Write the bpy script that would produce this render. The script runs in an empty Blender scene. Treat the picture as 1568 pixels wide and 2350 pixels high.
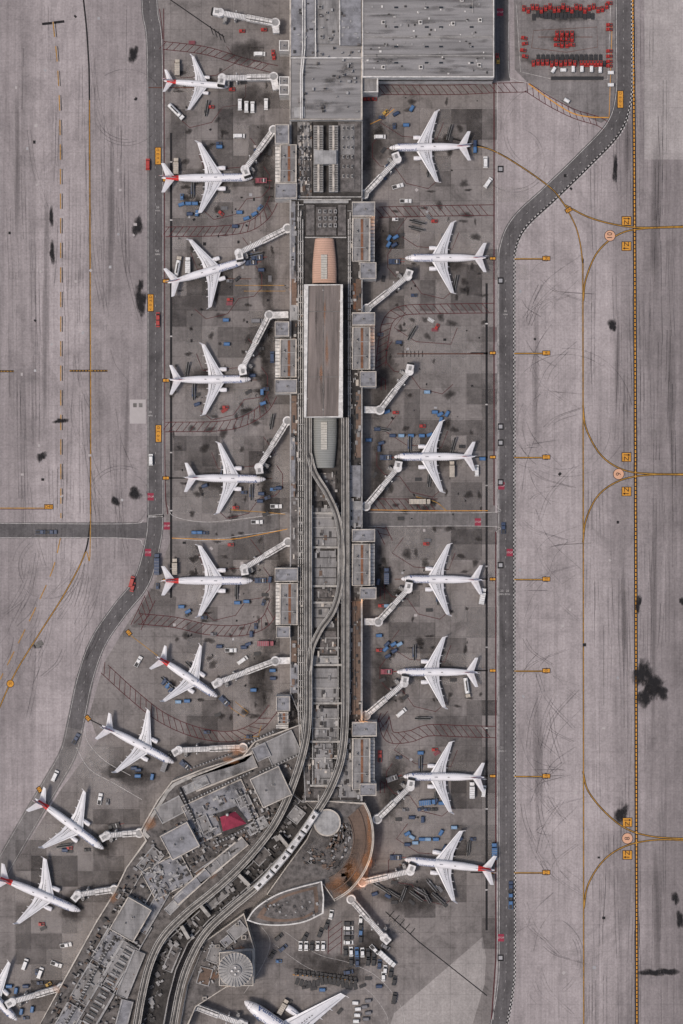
import bpy, math, random
from mathutils import Vector, Matrix
random.seed(7)
S=4.7; H=1000.0
def W(px,py,z=0.0):
    k=(H-z)/H
    return ((px-784)/S*k,(1175-py)/S*k,z)
scene=bpy.context.scene
COL=scene.collection
# ------------------------------------------------------------ materials
MATS={}
def nd(nt,t,**kw):
    n=nt.nodes.new(t)
    for k,v in kw.items():
        setattr(n,k,v)
    return n
def noise(nt,vec,scale,detail=4,rough=.6,dist=0):
    n=nd(nt,'ShaderNodeTexNoise'); n.inputs['Scale'].default_value=scale
    n.inputs['Detail'].default_value=detail; n.inputs['Roughness'].default_value=rough
    n.inputs['Distortion'].default_value=dist
    nt.links.new(vec,n.inputs['Vector']); return n.outputs['Fac']
def mrange(nt,val,a,b,c,d):
    n=nd(nt,'ShaderNodeMapRange'); n.inputs[1].default_value=a;n.inputs[2].default_value=b
    n.inputs[3].default_value=c;n.inputs[4].default_value=d
    nt.links.new(val,n.inputs[0]); return n.outputs[0]
def mul(nt,a,b,op='MULTIPLY'):
    n=nd(nt,'ShaderNodeMath',operation=op)
    for i,x in enumerate((a,b)):
        if isinstance(x,(int,float)): n.inputs[i].default_value=x
        else: nt.links.new(x,n.inputs[i])
    return n.outputs[0]
def scalevec(nt,vec,s):
    n=nd(nt,'ShaderNodeVectorMath',operation='MULTIPLY'); nt.links.new(vec,n.inputs[0]); n.inputs[1].default_value=s
    return n.outputs[0]
def colmul(nt,col,fac):
    n=nd(nt,'ShaderNodeVectorMath',operation='SCALE')
    if isinstance(col,tuple): n.inputs[0].default_value=col
    else: nt.links.new(col,n.inputs[0])
    nt.links.new(fac,n.inputs['Scale']); return n.outputs[0]
def newmat(name):
    m=bpy.data.materials.new(name); m.use_nodes=True; nt=m.node_tree
    b=nt.nodes['Principled BSDF']; tc=nd(nt,'ShaderNodeTexCoord')
    MATS[name]=m
    return m,nt,b,tc.outputs['Object']
def brick(nt,co,sx,sy,c,mort,ms,offs=0):
    br=nd(nt,'ShaderNodeTexBrick'); br.offset=offs
    nt.links.new(scalevec(nt,co,(1/sx,1/sy,1)),br.inputs['Vector'])
    br.inputs['Color1'].default_value=(1-c,)*3+(1,);br.inputs['Color2'].default_value=(1+c,)*3+(1,)
    br.inputs['Mortar'].default_value=(mort,)*3+(1,);br.inputs['Scale'].default_value=1
    br.inputs['Mortar Size'].default_value=ms;br.inputs['Brick Width'].default_value=1;br.inputs['Row Height'].default_value=1
    return br.outputs['Color']
def M(name,col,var=.15,scale=.25,stretch=(1,1,1),rough=.8,metal=0,rib=None,grime=0,alpha=None,spec=.3,fade=None,fs=(1,1,1)):
    m,nt,b,co=newmat(name)
    v=scalevec(nt,co,stretch)
    f=mrange(nt,noise(nt,v,scale,5),.25,.75,1-var,1+var)
    f=mul(nt,f,mrange(nt,noise(nt,co,scale*9,2),.25,.75,1-var*.6,1+var*.6))
    if grime:
        g=mrange(nt,noise(nt,v,scale*.6,8,.7),.45,.62,1,1-grime); f=mul(nt,f,g)
    if rib:
        axis,per,amt=rib
        sx=nd(nt,'ShaderNodeSeparateXYZ'); nt.links.new(co,sx.inputs[0])
        s=nd(nt,'ShaderNodeMath',operation='PINGPONG'); nt.links.new(sx.outputs[axis],s.inputs[0]); s.inputs[1].default_value=per/2
        f=mul(nt,f,mrange(nt,s.outputs[0],0,per*.2,1-amt,1))
    nt.links.new(colmul(nt,tuple(col[:3]),f),b.inputs['Base Color'])
    b.inputs['Roughness'].default_value=rough; b.inputs['Metallic'].default_value=metal
    b.inputs['Specular IOR Level'].default_value=spec
    if alpha is not None:
        a,sc,lo,hi=alpha
        nt.links.new(mrange(nt,noise(nt,co,sc,6,.7),lo,hi,0,a),b.inputs['Alpha'])
    if fade is not None:
        a,sc,lo,hi=fade
        at=nd(nt,'ShaderNodeAttribute'); at.attribute_name='fade'
        vv=mul(nt,mul(nt,noise(nt,scalevec(nt,co,fs),sc,8,.75),.9),mul(nt,at.outputs['Fac'],.75),'ADD')
        nt.links.new(mrange(nt,vv,lo,hi,0,a),b.inputs['Alpha'])
    return m
def groundmat(name,col,tile,contrast,ramp=None,dark=0,streak=.15,mort=.9):
    m,nt,b,co=newmat(name)
    c=contrast
    f=mul(nt,brick(nt,co,tile,tile,c*.7,mort,.02),brick(nt,co,tile*5.3,tile*4.1,c,1,0,.5))
    f=mul(nt,f,brick(nt,co,tile*2,tile*9,c,1,0,.3))
    f=mul(nt,f,mrange(nt,noise(nt,co,.018,8,.62),.3,.7,.82,1.14))
    f=mul(nt,f,mrange(nt,noise(nt,co,.9,4,.75),.25,.75,.76,1.24))
    f=mul(nt,f,mrange(nt,noise(nt,co,.16,6,.7,.3),.3,.7,.88,1.1))
    f=mul(nt,f,mrange(nt,noise(nt,scalevec(nt,co,(.35,.012,1)),1,6,.65,.4),.3,.7,1-streak,1+streak*.7))
    f=mul(nt,f,mrange(nt,noise(nt,scalevec(nt,co,(1.1,.02,1)),1,5,.7,.2),.55,.75,1,1-streak*1.5))
    f=mul(nt,f,mrange(nt,noise(nt,scalevec(nt,co,(.02,.012,1)),1.6,9,.75,1.5),.5,.72,1,1-streak*1.7))
    f=mul(nt,f,mrange(nt,noise(nt,co,.45,7,.8,.2),.6,.72,1,.72))
    if dark: f=mul(nt,f,mrange(nt,noise(nt,co,.07,8,.75,.6),.48,.68,1,1-dark))
    cc=tuple(col)
    if ramp:
        sx=nd(nt,'ShaderNodeSeparateXYZ'); nt.links.new(co,sx.inputs[0])
        r=nd(nt,'ShaderNodeValToRGB'); nt.links.new(mrange(nt,sx.outputs[0],-784/S,784/S,0,1),r.inputs[0])
        els=r.color_ramp.elements
        while len(els)<len(ramp): els.new(.5)
        for e,(p,v) in zip(els,ramp):
            e.position=p/1568; e.color=(v*col[0],v*col[1],v*col[2],1)
        cc=r.outputs[0]
    nt.links.new(colmul(nt,cc,f),b.inputs['Base Color'])
    b.inputs['Roughness'].default_value=.9; b.inputs['Specular IOR Level'].default_value=.15
groundmat('concrete_taxiway',(.37,.331,.328),6.5,.026,[(0,.78),(78,.8),(84,.95),(190,1.0),(215,.8),(330,.76),(1150,.83),(1190,.9),(1300,1.0),(1335,1.03),(1345,.97),(1400,.93),(1425,.72),(1475,.78),(1500,.68),(1568,.64)],0,.18,.9)
groundmat('concrete_apron',(.222,.202,.192),7.6,.055,None,.42,.11,.8)
groundmat('concrete_pale',(.33,.305,.29),7.6,.03,None,.15,.1,.86)
groundmat('concrete_bright',(.36,.33,.32),7.6,.03,None,.0,.12,.9)
groundmat('asphalt_road',(.13,.122,.122),30,.02,None,.25,.24,1)
groundmat('asphalt_worn',(.18,.168,.163),30,.02,None,.25,.24,1)
groundmat('asphalt_dark',(.225,.208,.203),12,.05,None,.42,.2,.88)
M('slab_dark',(.07,.063,.06),.15,.3,alpha=(.38,.15,.2,.6))
M('slab_light',(.4,.37,.35),.15,.3,alpha=(.28,.15,.2,.6))
M('slab_new',(.4,.37,.36),.08,.3)
M('oil',(.012,.011,.012),.2,.5,fade=(.92,.55,.76,1.08),fs=(1,.5,1))
M('soot',(.026,.022,.02),.2,.5,fade=(.68,.2,.74,1.18))
M('skid',(.04,.035,.036),.2,.5,fade=(.42,1.3,.78,1.35),fs=(1,.025,1))
M('roof_soot',(.045,.04,.037),.2,.5,fade=(.3,.25,.74,1.25))
M('rust_stain',(.34,.15,.06),.3,.5,fade=(.55,.12,.74,1.3))  # orange tint: painted warm lamp glow on some roofs, rust streaks on others
M('tyre',(.045,.04,.042),.2,.5,alpha=(.38,.06,.35,.6))
M('paint_yellow',(.42,.225,.04),.25,.6,grime=.4)
M('paint_orange',(.6,.28,.04),.15,.6,grime=.2)
M('paint_peach',(.6,.34,.22),.1,.6)
M('paint_white',(.52,.5,.48),.2,.6,grime=.5)
M('paint_black',(.014,.013,.014),.3,.6)
M('paint_red',(.08,.016,.02),.3,.5,grime=.3)
M('paint_stop',(.25,.03,.055),.2,.5)
M('paint_rust',(.11,.04,.025),.3,.5,grime=.3)
M('roof_grey',(.255,.247,.243),.2,.35,(1,.25,1),grime=.42,rib=(1,2.4,.1))
M('roof_deck',(.255,.247,.245),.2,.3,(.06,1,1),grime=.38,rib=(1,2.9,.07))
M('roof_blue',(.25,.25,.265),.18,.3,grime=.42,rib=(1,3,.1))
M('roof_pale',(.35,.345,.34),.14,.3,grime=.35,rib=(0,2.5,.1))
M('roof_dark',(.055,.05,.047),.5,.35,grime=.5)
M('roof_mid',(.14,.128,.122),.4,.5,grime=.5)
M('roof_brown',(.185,.13,.1),.3,.15,(.4,.1,1),grime=.5,rib=(1,2.2,.12))
M('roof_station',(.215,.182,.166),.25,.5,(.7,.06,1),grime=.35,rib=(0,1.7,.08))
M('roof_tan',(.5,.32,.24),.1,.2,rib=(1,1.1,.3))
M('roof_green',(.25,.255,.24),.1,.2,rib=(1,1.1,.3))
M('rust_deck',(.2,.095,.055),.4,.3,grime=.4)
M('wall_cream',(.52,.475,.42),.14,.4,grime=.38)
M('wall_white',(.66,.64,.61),.14,.5,grime=.35)
M('wall_grey',(.35,.342,.335),.15,.4,grime=.35)
M('glass_dark',(.02,.025,.03),.2,.5,rough=.15,spec=.6)
M('skylight',(.45,.43,.38),.2,1,rough=.4,rib=(1,1.2,.5))
M('window_row',(.7,.69,.7),.05,1,rough=.3,rib=(0,1.0,.9))
M('steel',(.3,.3,.31),.15,.6,rough=.5,metal=.4)
M('steel_dark',(.045,.043,.043),.3,.6,rough=.6)
M('pipe_grey',(.4,.385,.365),.25,.5,grime=.35)
M('concrete_beam',(.4,.38,.35),.18,.4,grime=.4)
M('concrete_dirty',(.17,.16,.15),.3,.4,grime=.4)
M('bridge_white',(.7,.685,.67),.16,.6,grime=.42)
M('bridge_grey',(.3,.295,.29),.14,.5,grime=.35)
M('rubber',(.02,.02,.02),.2,1)
M('plane_white',(.78,.765,.775),.04,.3,rough=.32,spec=.5,grime=.08)
M('plane_silver',(.58,.585,.61),.05,.3,rough=.32,spec=.5)
M('plane_wing',(.6,.6,.62),.08,.5,rough=.4,spec=.4,rib=(0,2.2,.06),grime=.1)
M('plane_edge',(.78,.775,.78),.05,.5,rough=.3)
M('plane_panel',(.3,.305,.33),.1,.8,rough=.45)
M('plane_mark',(.08,.08,.085),.1,.8)
M('plane_red',(.6,.045,.04),.08,.5,rough=.35)
M('plane_blue',(.03,.08,.25),.08,.5,rough=.35)
M('tent_red',(.27,.035,.065),.2,.4,grime=.2)
VC={'white':(.7,.7,.69),'blue':(.05,.14,.3),'navy':(.022,.045,.1),'red':(.36,.02,.015),'black':(.018,.018,.02),
    'grey':(.16,.16,.17),'yellow':(.5,.3,.04),'sky':(.2,.32,.46),'maroon':(.26,.05,.07),'tan':(.45,.4,.33)}
for k,c in VC.items(): M('car_'+k,c,.14,1.2,rough=.4,spec=.5,grime=.25)
# ------------------------------------------------------------ mesh builder
class MB:
    def __init__(s): s.v=[];s.f=[];s.m=[];s.names=[];s.sm=[];s.fd={}
    def mi(s,n):
        if n not in s.names: s.names.append(n)
        return s.names.index(n)
    def add(s,vs,fs,mat,smooth=False,fade=None):
        o=len(s.v); s.v+= [tuple(p) for p in vs]
        if fade:
            for i,x in enumerate(fade): s.fd[o+i]=x
        i=s.mi(mat)
        for f in fs: s.f.append([o+a for a in f]); s.m.append(i); s.sm.append(smooth)
    def prism(s,poly,z0,z1,top,side=None):
        a=sum(poly[i][0]*poly[(i+1)%len(poly)][1]-poly[(i+1)%len(poly)][0]*poly[i][1] for i in range(len(poly)))
        if a<0: poly=poly[::-1]
        n=len(poly)
        s.add([(p[0],p[1],z1) for p in poly],[list(range(n))],top)
        s.add([(p[0],p[1],z0) for p in poly]+[(p[0],p[1],z1) for p in poly],[[i,(i+1)%n,n+(i+1)%n,n+i] for i in range(n)],side or top)
    def sheet(s,poly,z,mat):
        a=sum(poly[i][0]*poly[(i+1)%len(poly)][1]-poly[(i+1)%len(poly)][0]*poly[i][1] for i in range(len(poly)))
        if a<0: poly=poly[::-1]
        s.add([(p[0],p[1],z) for p in poly],[list(range(len(poly)))],mat)
    def box(s,cx,cy,z0,z1,lx,ly,ang=0,mat='steel',taper=1.0,tx=None,side=None):
        tx=taper if tx is None else tx
        c,sn=math.cos(ang),math.sin(ang); vs=[]
        for z,kx,ky in ((z0,1,1),(z1,tx,taper)):
            for a,b in ((-1,-1),(1,-1),(1,1),(-1,1)):
                x=a*lx/2*kx;y=b*ly/2*ky
                vs.append((cx+x*c-y*sn,cy+x*sn+y*c,z))
        s.add(vs,[[4,5,6,7]],mat); s.add(vs,[[0,3,2,1],[0,1,5,4],[1,2,6,5],[2,3,7,6],[3,0,4,7]],side or mat)
    def tube(s,p,q,r0,r1,n,mat,caps=True,smooth=True):
        p=Vector(p);q=Vector(q);d=(q-p).normalized()
        u=d.cross(Vector((0,0,1))); u=Vector((1,0,0)) if u.length<1e-3 else u.normalized(); w=d.cross(u)
        vs=[]
        for c,r in ((p,r0),(q,r1)):
            for i in range(n):
                a=2*math.pi*i/n; vs.append(c+u*math.cos(a)*r+w*math.sin(a)*r)
        s.add(vs,[[i,n+i,n+(i+1)%n,(i+1)%n] for i in range(n)],mat,smooth)
        if caps: s.add(vs,[list(range(n)),[n+i for i in range(n)][::-1]],mat)
    def sweep(s,path,o0,o1,z0,z1,mat,side=None,closed=False):
        n=len(path); vs=[]
        for i in range(n):
            if closed: a=path[i-1];b=path[(i+1)%n]
            else: a=path[max(0,i-1)];b=path[min(n-1,i+1)]
            dx,dy=b[0]-a[0],b[1]-a[1];L=math.hypot(dx,dy) or 1;nx,ny=-dy/L,dx/L
            if closed or 0<i<n-1:
                p=path[i];d1=(p[0]-path[i-1][0],p[1]-path[i-1][1]);l1=math.hypot(*d1) or 1
                k=max(.5,abs((-d1[1]/l1)*nx+(d1[0]/l1)*ny)); nx/=k;ny/=k
            p=path[i]
            for o,z in ((o0,z0),(o1,z0),(o1,z1),(o0,z1)): vs.append((p[0]+nx*o,p[1]+ny*o,z))
        ft=[];fs=[]
        for i in range(n if closed else n-1):
            a=4*i;b=4*((i+1)%n)
            ft.append([a+3,a+2,b+2,b+3] if o0>o1 else [a+3,b+3,b+2,a+2])
            fs+=[[a,b,b+3,a+3],[a+1,a+2,b+2,b+1],[a,a+1,b+1,b]]
        if not closed: e=4*(n-1); fs+=[[0,3,2,1],[e,e+1,e+2,e+3]]
        s.add(vs,ft,mat); s.add(vs,fs,side or mat)
    def ribbon(s,path,w,z,mat):
        n=len(path);vs=[]
        for i in range(n):
            a=path[max(0,i-1)];b=path[min(n-1,i+1)]
            dx,dy=b[0]-a[0],b[1]-a[1];L=math.hypot(dx,dy) or 1;nx,ny=-dy/L*w/2,dx/L*w/2
            p=path[i]; vs+=[(p[0]-nx,p[1]-ny,z),(p[0]+nx,p[1]+ny,z)]
        s.add(vs,[[2*i,2*i+2,2*i+3,2*i+1] for i in range(n-1)],mat)
    def mesh(s,name,off=(0,0,0)):
        me=bpy.data.meshes.new(name)
        me.from_pydata([(a-off[0],b-off[1],c-off[2]) for a,b,c in s.v],[],s.f)
        for n in s.names: me.materials.append(MATS[n])
        me.polygons.foreach_set('material_index',s.m); me.polygons.foreach_set('use_smooth',s.sm)
        if s.fd:
            at=me.attributes.new('fade','FLOAT','POINT')
            at.data.foreach_set('value',[s.fd.get(i,1.0) for i in range(len(s.v))])
        me.update(); return me
def obj(name,data,parent=None,loc=None,rot=0):
    o=bpy.data.objects.new(name,data); COL.objects.link(o)
    if parent: o.parent=parent
    if loc is not None: o.location=loc
    if rot: o.rotation_euler=(0,0,rot)
    return o
def tag(o,label,cat=None,group=None,kind=None):
    o['label']=label
    if cat: o['category']=cat
    if group: o['group']=group
    if kind: o['kind']=kind
    return o
def smooth(pts,n=8):
    if len(pts)<3: return pts
    P=[Vector(p) for p in pts]; P=[2*P[0]-P[1]]+P+[2*P[-1]-P[-2]]; out=[]
    for i in range(1,len(P)-2):
        for k in range(n):
            t=k/n
            a,b,c,d=P[i-1],P[i],P[i+1],P[i+2]
            out.append(tuple(.5*((2*b)+(-a+c)*t+(2*a-5*b+4*c-d)*t*t+(-a+3*b-3*c+d)*t**3)))
    out.append(tuple(P[-2])); return out
def resample(pts,step):
    out=[pts[0]];acc=0
    for a,b in zip(pts,pts[1:]):
        L=math.hypot(b[0]-a[0],b[1]-a[1])
        if L==0: continue
        t=step-acc
        while t<=L:
            out.append((a[0]+(b[0]-a[0])*t/L,a[1]+(b[1]-a[1])*t/L)); t+=step
        acc=L-(t-step)
    return out
def WP(pts,z=0): return [W(x,y,z)[:2] for x,y in pts]
def R(x0,y0,x1,y1): return [(x0,y0),(x1,y0),(x1,y1),(x0,y1)]
TXT={}
def textgeo(t):
    if t in TXT: return TXT[t]
    cu=bpy.data.curves.new('t','FONT'); cu.body=t; cu.align_x='CENTER'; cu.align_y='CENTER'; cu.size=1; cu.resolution_u=2
    o=bpy.data.objects.new('t',cu); COL.objects.link(o); bpy.context.view_layer.update()
    me=bpy.data.meshes.new_from_object(o.evaluated_get(bpy.context.evaluated_depsgraph_get()))
    TXT[t]=([tuple(v.co) for v in me.vertices],[list(p.vertices) for p in me.polygons])
    bpy.data.objects.remove(o); bpy.data.meshes.remove(me); bpy.data.curves.remove(cu)
    return TXT[t]
def puttext(mb,t,px,py,size,ang,z,mat,sx=1):
    vs,fs=textgeo(t); c,s=math.cos(ang),math.sin(ang); X,Y,_=W(px,py)
    mb.add([(X+(x*sx*c-y*s)*size,Y+(x*sx*s+y*c)*size,z) for x,y,_ in vs],fs,mat)
# ------------------------------------------------------------ setting
mb=MB(); mb.sheet([(-4000,-4000),(4000,-4000),(4000,4000),(-4000,4000)],0,'concrete_taxiway')
ground=tag(obj('ground',mb.mesh('ground')),'mauve grey concrete airfield ground with tyre marks','ground',kind='structure')
mb=MB()
mb.sheet(WP([(362,0),(1140,0),(1140,190),(1135,560),(1140,2200),(1135,2290),(1110,2420),(-60,2420),(-60,2090),(0,2040),(140,1812),(225,1700),(205,1640),(240,1520),(300,1420),(350,1350),(392,1240),(378,1180),(376,100)]),.02,'concrete_apron')
apron=tag(obj('apron',mb.mesh('apron')),'stained grey concrete parking apron around the terminal','apron',kind='structure')
mb=MB(); mb.sheet(WP([(1180,0),(1412,0),(1412,262),(1380,282),(1330,262),(1210,188),(1182,160)]),.02,'asphalt_dark')
yard=tag(obj('equipment_yard_pavement',mb.mesh('yard')),'dark paved yard for parked ground equipment','pavement',kind='structure')
mb=MB(); mb.sheet(WP(R(1479,-60,1640,366)),.015,'concrete_bright')
tag(obj('taxiway_pavement',mb.mesh('newtaxi')),'brighter newly laid concrete taxiway panels','pavement',kind='structure')
mb=MB(); mb.sheet(WP([(880,2400),(905,2325),(1010,2235),(1108,2150),(1116,2200),(1112,2260),(1070,2400)]),.024,'concrete_pale')
tag(obj('apron_pavement',mb.mesh('paleapron')),'pale newer concrete apron panels near the road','pavement',kind='structure')
def road(name,label,pts,w,z=.03,mat='asphalt_road'):
    mb=MB(); mb.ribbon(WP(smooth(pts)),w/S,z,mat); return tag(obj(name,mb.mesh(name)),label,'road',kind='structure')
LR=[(342,-40),(345,30),(355,110),(357,400),(357,1100),(357,1190),(350,1250),(325,1335),(275,1400),(225,1475),(195,1560),(176,1650),(158,1725),(120,1795),(55,1905),(-45,2080)]
RR=[(1430,-40),(1431,100),(1430,215),(1408,290),(1340,365),(1260,443),(1192,508),(1165,565),(1161,640),(1161,1000),(1161,1600),(1162,2150),(1158,2270),(1135,2390)]
road('service_road','grey asphalt service road beside the apron',LR[:12]+[(171,1672)],39)
road('service_road','worn asphalt road running on past parked jets',LR[10:],42,.024,'asphalt_worn')
road('service_road','grey asphalt service road with white edge lines',RR,38)
road('service_road','grey asphalt road crossing the taxiway',[(-60,1218),(100,1217),(340,1217)],36,.026)
road('service_road','grey asphalt service road beside the terminal roof',[(1153,-40),(1153,80),(1156,186)],30,.035)
road('service_road','worn pale asphalt road passing under the concourse',[(395,1212),(520,1216),(640,1196)],34,.0265,'asphalt_worn')
road('service_road','worn pale asphalt road passing under the concourse',[(845,1192),(1000,1192),(1140,1192)],30,.0265,'asphalt_worn')
# paint
P={}
def pm(kind):
    if kind not in P: P[kind]=MB()
    return P[kind]
ZL={'paint_black':.045,'paint_red':.06,'paint_white':.07,'paint_yellow':.08,'paint_rust':.055,'paint_orange':.085,'paint_peach':.085,'paint_stop':.065}
def line(kind,mat,pts,w,sm=True,dash=None,dz=0):
    p=WP(smooth(pts) if sm else pts); z=ZL[mat]+dz
    if dash:
        q=resample(p,.5); a=int(dash[0]/S/.5) or 1; b=int(dash[1]/S/.5) or 1; i=0
        while i<len(q)-1:
            pm(kind).ribbon(q[i:i+a+1],w/S,z,mat); i+=a+b
    else: pm(kind).ribbon(p,w/S,z,mat)
def off(pts,d):
    s=smooth(pts); out=[]
    for i in range(len(s)):
        a=s[max(0,i-1)];b=s[min(len(s)-1,i+1)];dx,dy=b[0]-a[0],b[1]-a[1];L=math.hypot(dx,dy)
        out.append((s[i][0]-dy/L*d,s[i][1]+dx/L*d))
    return out
for d in (-17,17): line('road_edge_line','paint_white',off(LR[:12],d),1.0,False); line('road_edge_line','paint_white',off(LR[11:],d),.6,False)
line('road_edge_line','paint_white',LR[:12],.6,True,(5,18))
line('road_edge_line','paint_white',off(RR,16),1.2,False)
line('road_edge_line','paint_white',RR,.6,True,(5,18))
line('zipper_marking','paint_black',off(RR,-20),5,False)
line('zipper_marking','paint_white',off(RR,-18.8),2.2,False,(5,5))
zz=off(RR,-21.2); line('zipper_marking','paint_white',[(a[0],a[1]+5) for a in zz],2.2,False,(5,5))
for y in (1202,1235): line('road_edge_line','paint_white',[(0,y-1),(290,y),(330,y-8 if y<1210 else y+16)],1.1)
line('road_edge_line','paint_white',[(175,1715),(206,1765),(266,1800),(326,1835)],1)
line('road_edge_line','paint_white',[(195,1660),(200,1700),(240,1745),(300,1780)],1)
line('road_edge_line','paint_white',[(1168,0),(1168,160),(1180,182),(1210,190)],1)
for y in (1176,1208): line('road_edge_line','paint_white',[(845,y),(1125,y),(1140,y+(14 if y>1200 else -14))],1)
line('road_edge_line','paint_white',[(385,1160),(400,1185),(470,1198),(560,1190),(660,1176)],1)
line('road_edge_line','paint_white',[(395,1235),(470,1240),(560,1228),(660,1215)],1)
for a,b in (((393,305),(393,1372)),((1117,650),(1117,2135))):
    line('drain_slot','paint_black',[a,b],5.2,False)
    for k in range(8):
        y=a[1]+(b[1]-a[1])*(k+.5)/8; line('drain_slot','paint_white',[(a[0],y-1.5),(a[0],y+1.5)],5.4,False)
line('apron_limit_line','paint_red',[(376,20),(378,560),(379,1080),(385,1180)],2)
line('apron_limit_line','paint_red',[(366,20),(372,60),(374,90)],1.6)
line('apron_limit_line','paint_red',[(1134,190),(1134,1160)],2.6,False)
line('apron_limit_line','paint_red',[(1138,1220),(1138,2200),(1128,2340)],2.6,False)
line('apron_limit_line','paint_white',[(1141.5,190),(1141.5,1160)],1,False);line('apron_limit_line','paint_white',[(1142,1222),(1142,2200),(1132,2340)],1,False)
line('taxi_line','paint_black',[(190,-20),(202,110),(206,300),(208,1180)],3.6)
a=[(206,230),(208,1195),(195,1270),(150,1360),(90,1455),(35,1545),(-8,1640)]
line('taxi_line','paint_black',a[1:],3.6); line('taxi_line','paint_yellow',a,2)
line('taxi_line','paint_yellow',[(122,50),(134,180),(139,400),(140,1190)],2.2,True,(36,22))
line('taxi_line','paint_black',[(127,50),(138,180),(143,400),(144,1190)],1.6,True,(36,22))
line('taxi_line','paint_yellow',[(139,1235),(120,1310),(70,1420),(0,1560)],2.2,True,(36,22))
line('taxi_line','paint_black',[(160,851),(247,851)],5,False); line('taxi_line','paint_yellow',[(160,851),(247,851)],2,False,(5,4))
line('taxi_line','paint_black',[(-20,852),(32,852)],5,False); line('taxi_line','paint_yellow',[(-20,852),(32,852)],2,False,(5,4))
for a in ((97,55,120,53),(124,52,148,49)): line('taxi_line','paint_black',[a[:2],a[2:]],6,False)
line('taxi_line','paint_yellow',[(0,1166),(118,1166)],2,False); line('taxi_line','paint_red',[(0,1168.5),(118,1168.5)],1.4,False)
CL=[(1452,-20),(1456,400),(1459,1200),(1462,2400)]
line('taxi_line','paint_black',CL,8); line('taxi_line','paint_orange',CL,2.8,True,(9,4))
a=[(1300,476),(1325,530),(1337,600),(1338,680),(1339,1500),(1340,2400)]
line('taxi_line','paint_black',a,3.4);line('taxi_line','paint_yellow',a,1.9)
for a in ([(1296,470),(1350,498),(1410,515),(1470,522),(1580,519)],[(1339,690),(1345,640),(1372,578),(1420,538),(1475,525),(1580,521)],
          [(1338,930),(1346,985),(1380,1045),(1430,1078),(1490,1087),(1580,1088)],[(1338,1245),(1346,1190),(1375,1135),(1425,1102),(1490,1090),(1580,1090)],
          [(1338,1770),(1350,1815),(1390,1865),(1440,1903),(1500,1920),(1580,1925)],[(1340,2085),(1350,2030),(1385,1975),(1435,1942),(1500,1928),(1580,1928)]):
    line('taxi_line','paint_black',a,4.4,dz=.002); line('taxi_line','paint_yellow',a,2,dz=.002)
a=[(1085,335),(1130,345),(1200,385),(1265,432),(1290,462),(1302,480)]
line('taxi_line','paint_black',[(1040,318)]+a[1:],4,dz=.003); line('taxi_line','paint_yellow',a,1.5,dz=.003)
GY=[(593,'D43'),(810,'D41'),(1049,'D39'),(1329,'D37'),(1539,'D36'),(1781,'D34'),(2002,'D32')]
def plate(px,py,w,h,t,ang=0,mat='paint_orange',tm='paint_black',tsx=1,size=None):
    X,Y,_=W(px,py); m=pm('painted_sign'); m.box(X,Y,.04,.086,w/S+.6,h/S+.6,ang,'paint_black'); m.box(X,Y,.05,.095,w/S,h/S,ang,mat)
    puttext(m,t,px,py,size or min(w,h)/S*.8,ang,.1,tm,tsx)
for y,t in GY:
    line('gate_line','paint_black',[(1080,y),(1120,y)],3,False)
    line('gate_line','paint_black',[(1180,y+1.4),(1250,y+1.4)],4,False); line('gate_line','paint_yellow',[(1180,y+1),(1250,y+1)],2,False)
    plate(1254,y,8,16,t,math.pi/2,size=2.2,tsx=.8); plate(1131,y,5,12,t,math.pi/2,size=1.3)
for y,t in ((413,'D44'),(645,'D42'),(873,'D40'),(1097,'D38'),(1332,'D35')):
    line('gate_line','paint_black',[(382,y),(430,y)],3,False); plate(381,y,6,13,t,-math.pi/2,size=1.5)
for x,y,t,a in ((296,1452,'D33',-.9),(202,1648,'D31',-.9),(91,1812,'D29',-1)): plate(x,y,12,8,t,a,size=2,tsx=.9)
plate(112,1163,18,9,'D45',0,size=2); plate(1305,482,14,8,'D46',.5,size=2)
line('gate_line','paint_yellow',[(296,1455),(362,1505)],1.4,False);line('gate_line','paint_black',[(91,1814),(112,1848)],1.8,False);line('gate_line','paint_black',[(200,1648),(240,1668)],2.6,False)
for x,y in ((363,358),(346,695),(364,995),(1424,228)): plate(x,y,12,38,'D',0,size=.1); [puttext(pm('painted_sign'),c,x,y-14+9.5*i,1.9,math.pi/2,.11,'paint_black') for i,c in enumerate(('D','3','0','<'))]
for x,y,f in ((1438,507,1),(1438,565,0),(1438,1049,1),(1438,1128,0),(1440,1887,1),(1440,1962,0)):
    plate(x,y,20,19,'N',0,size=.1)
    puttext(pm('painted_sign'),'N',x,y+(4 if f else -4),3,0,.11,'paint_black',1.2)
    m=pm('painted_sign'); ay=y-(5 if f else -5); m.ribbon(WP([(x-7,ay),(x+5,ay)]),.35,.11,'paint_black')
    d=1 if f else -1; X,Y,_=W(x+(6 if f else -6),ay); m.sheet([(X+d*.6,Y),(X-d*.5,Y+.6),(X-d*.5,Y-.6)],.11,'paint_black')
def disc(m,px,py,r,z,mat,n=28):
    X,Y,_=W(px,py); m.sheet([(X+r*math.cos(2*math.pi*i/n),Y+r*math.sin(2*math.pi*i/n)) for i in range(n)],z,mat)
for x,y,t in ((1400,541,'10'),(1420,1088,'9'),(1440,1924,'8'),(24,1569,'30')):
    m=pm('painted_sign'); k=13 if x>100 else 9; disc(m,x,y,k/S,.09,'paint_black'); disc(m,x,y,(k-1.2)/S,.095,'paint_peach' if x>100 else 'paint_orange')
    puttext(m,t,x,y,3.6 if x>100 else 1.6,math.pi/2 if x>100 else 0,.105,'paint_black')
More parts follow.
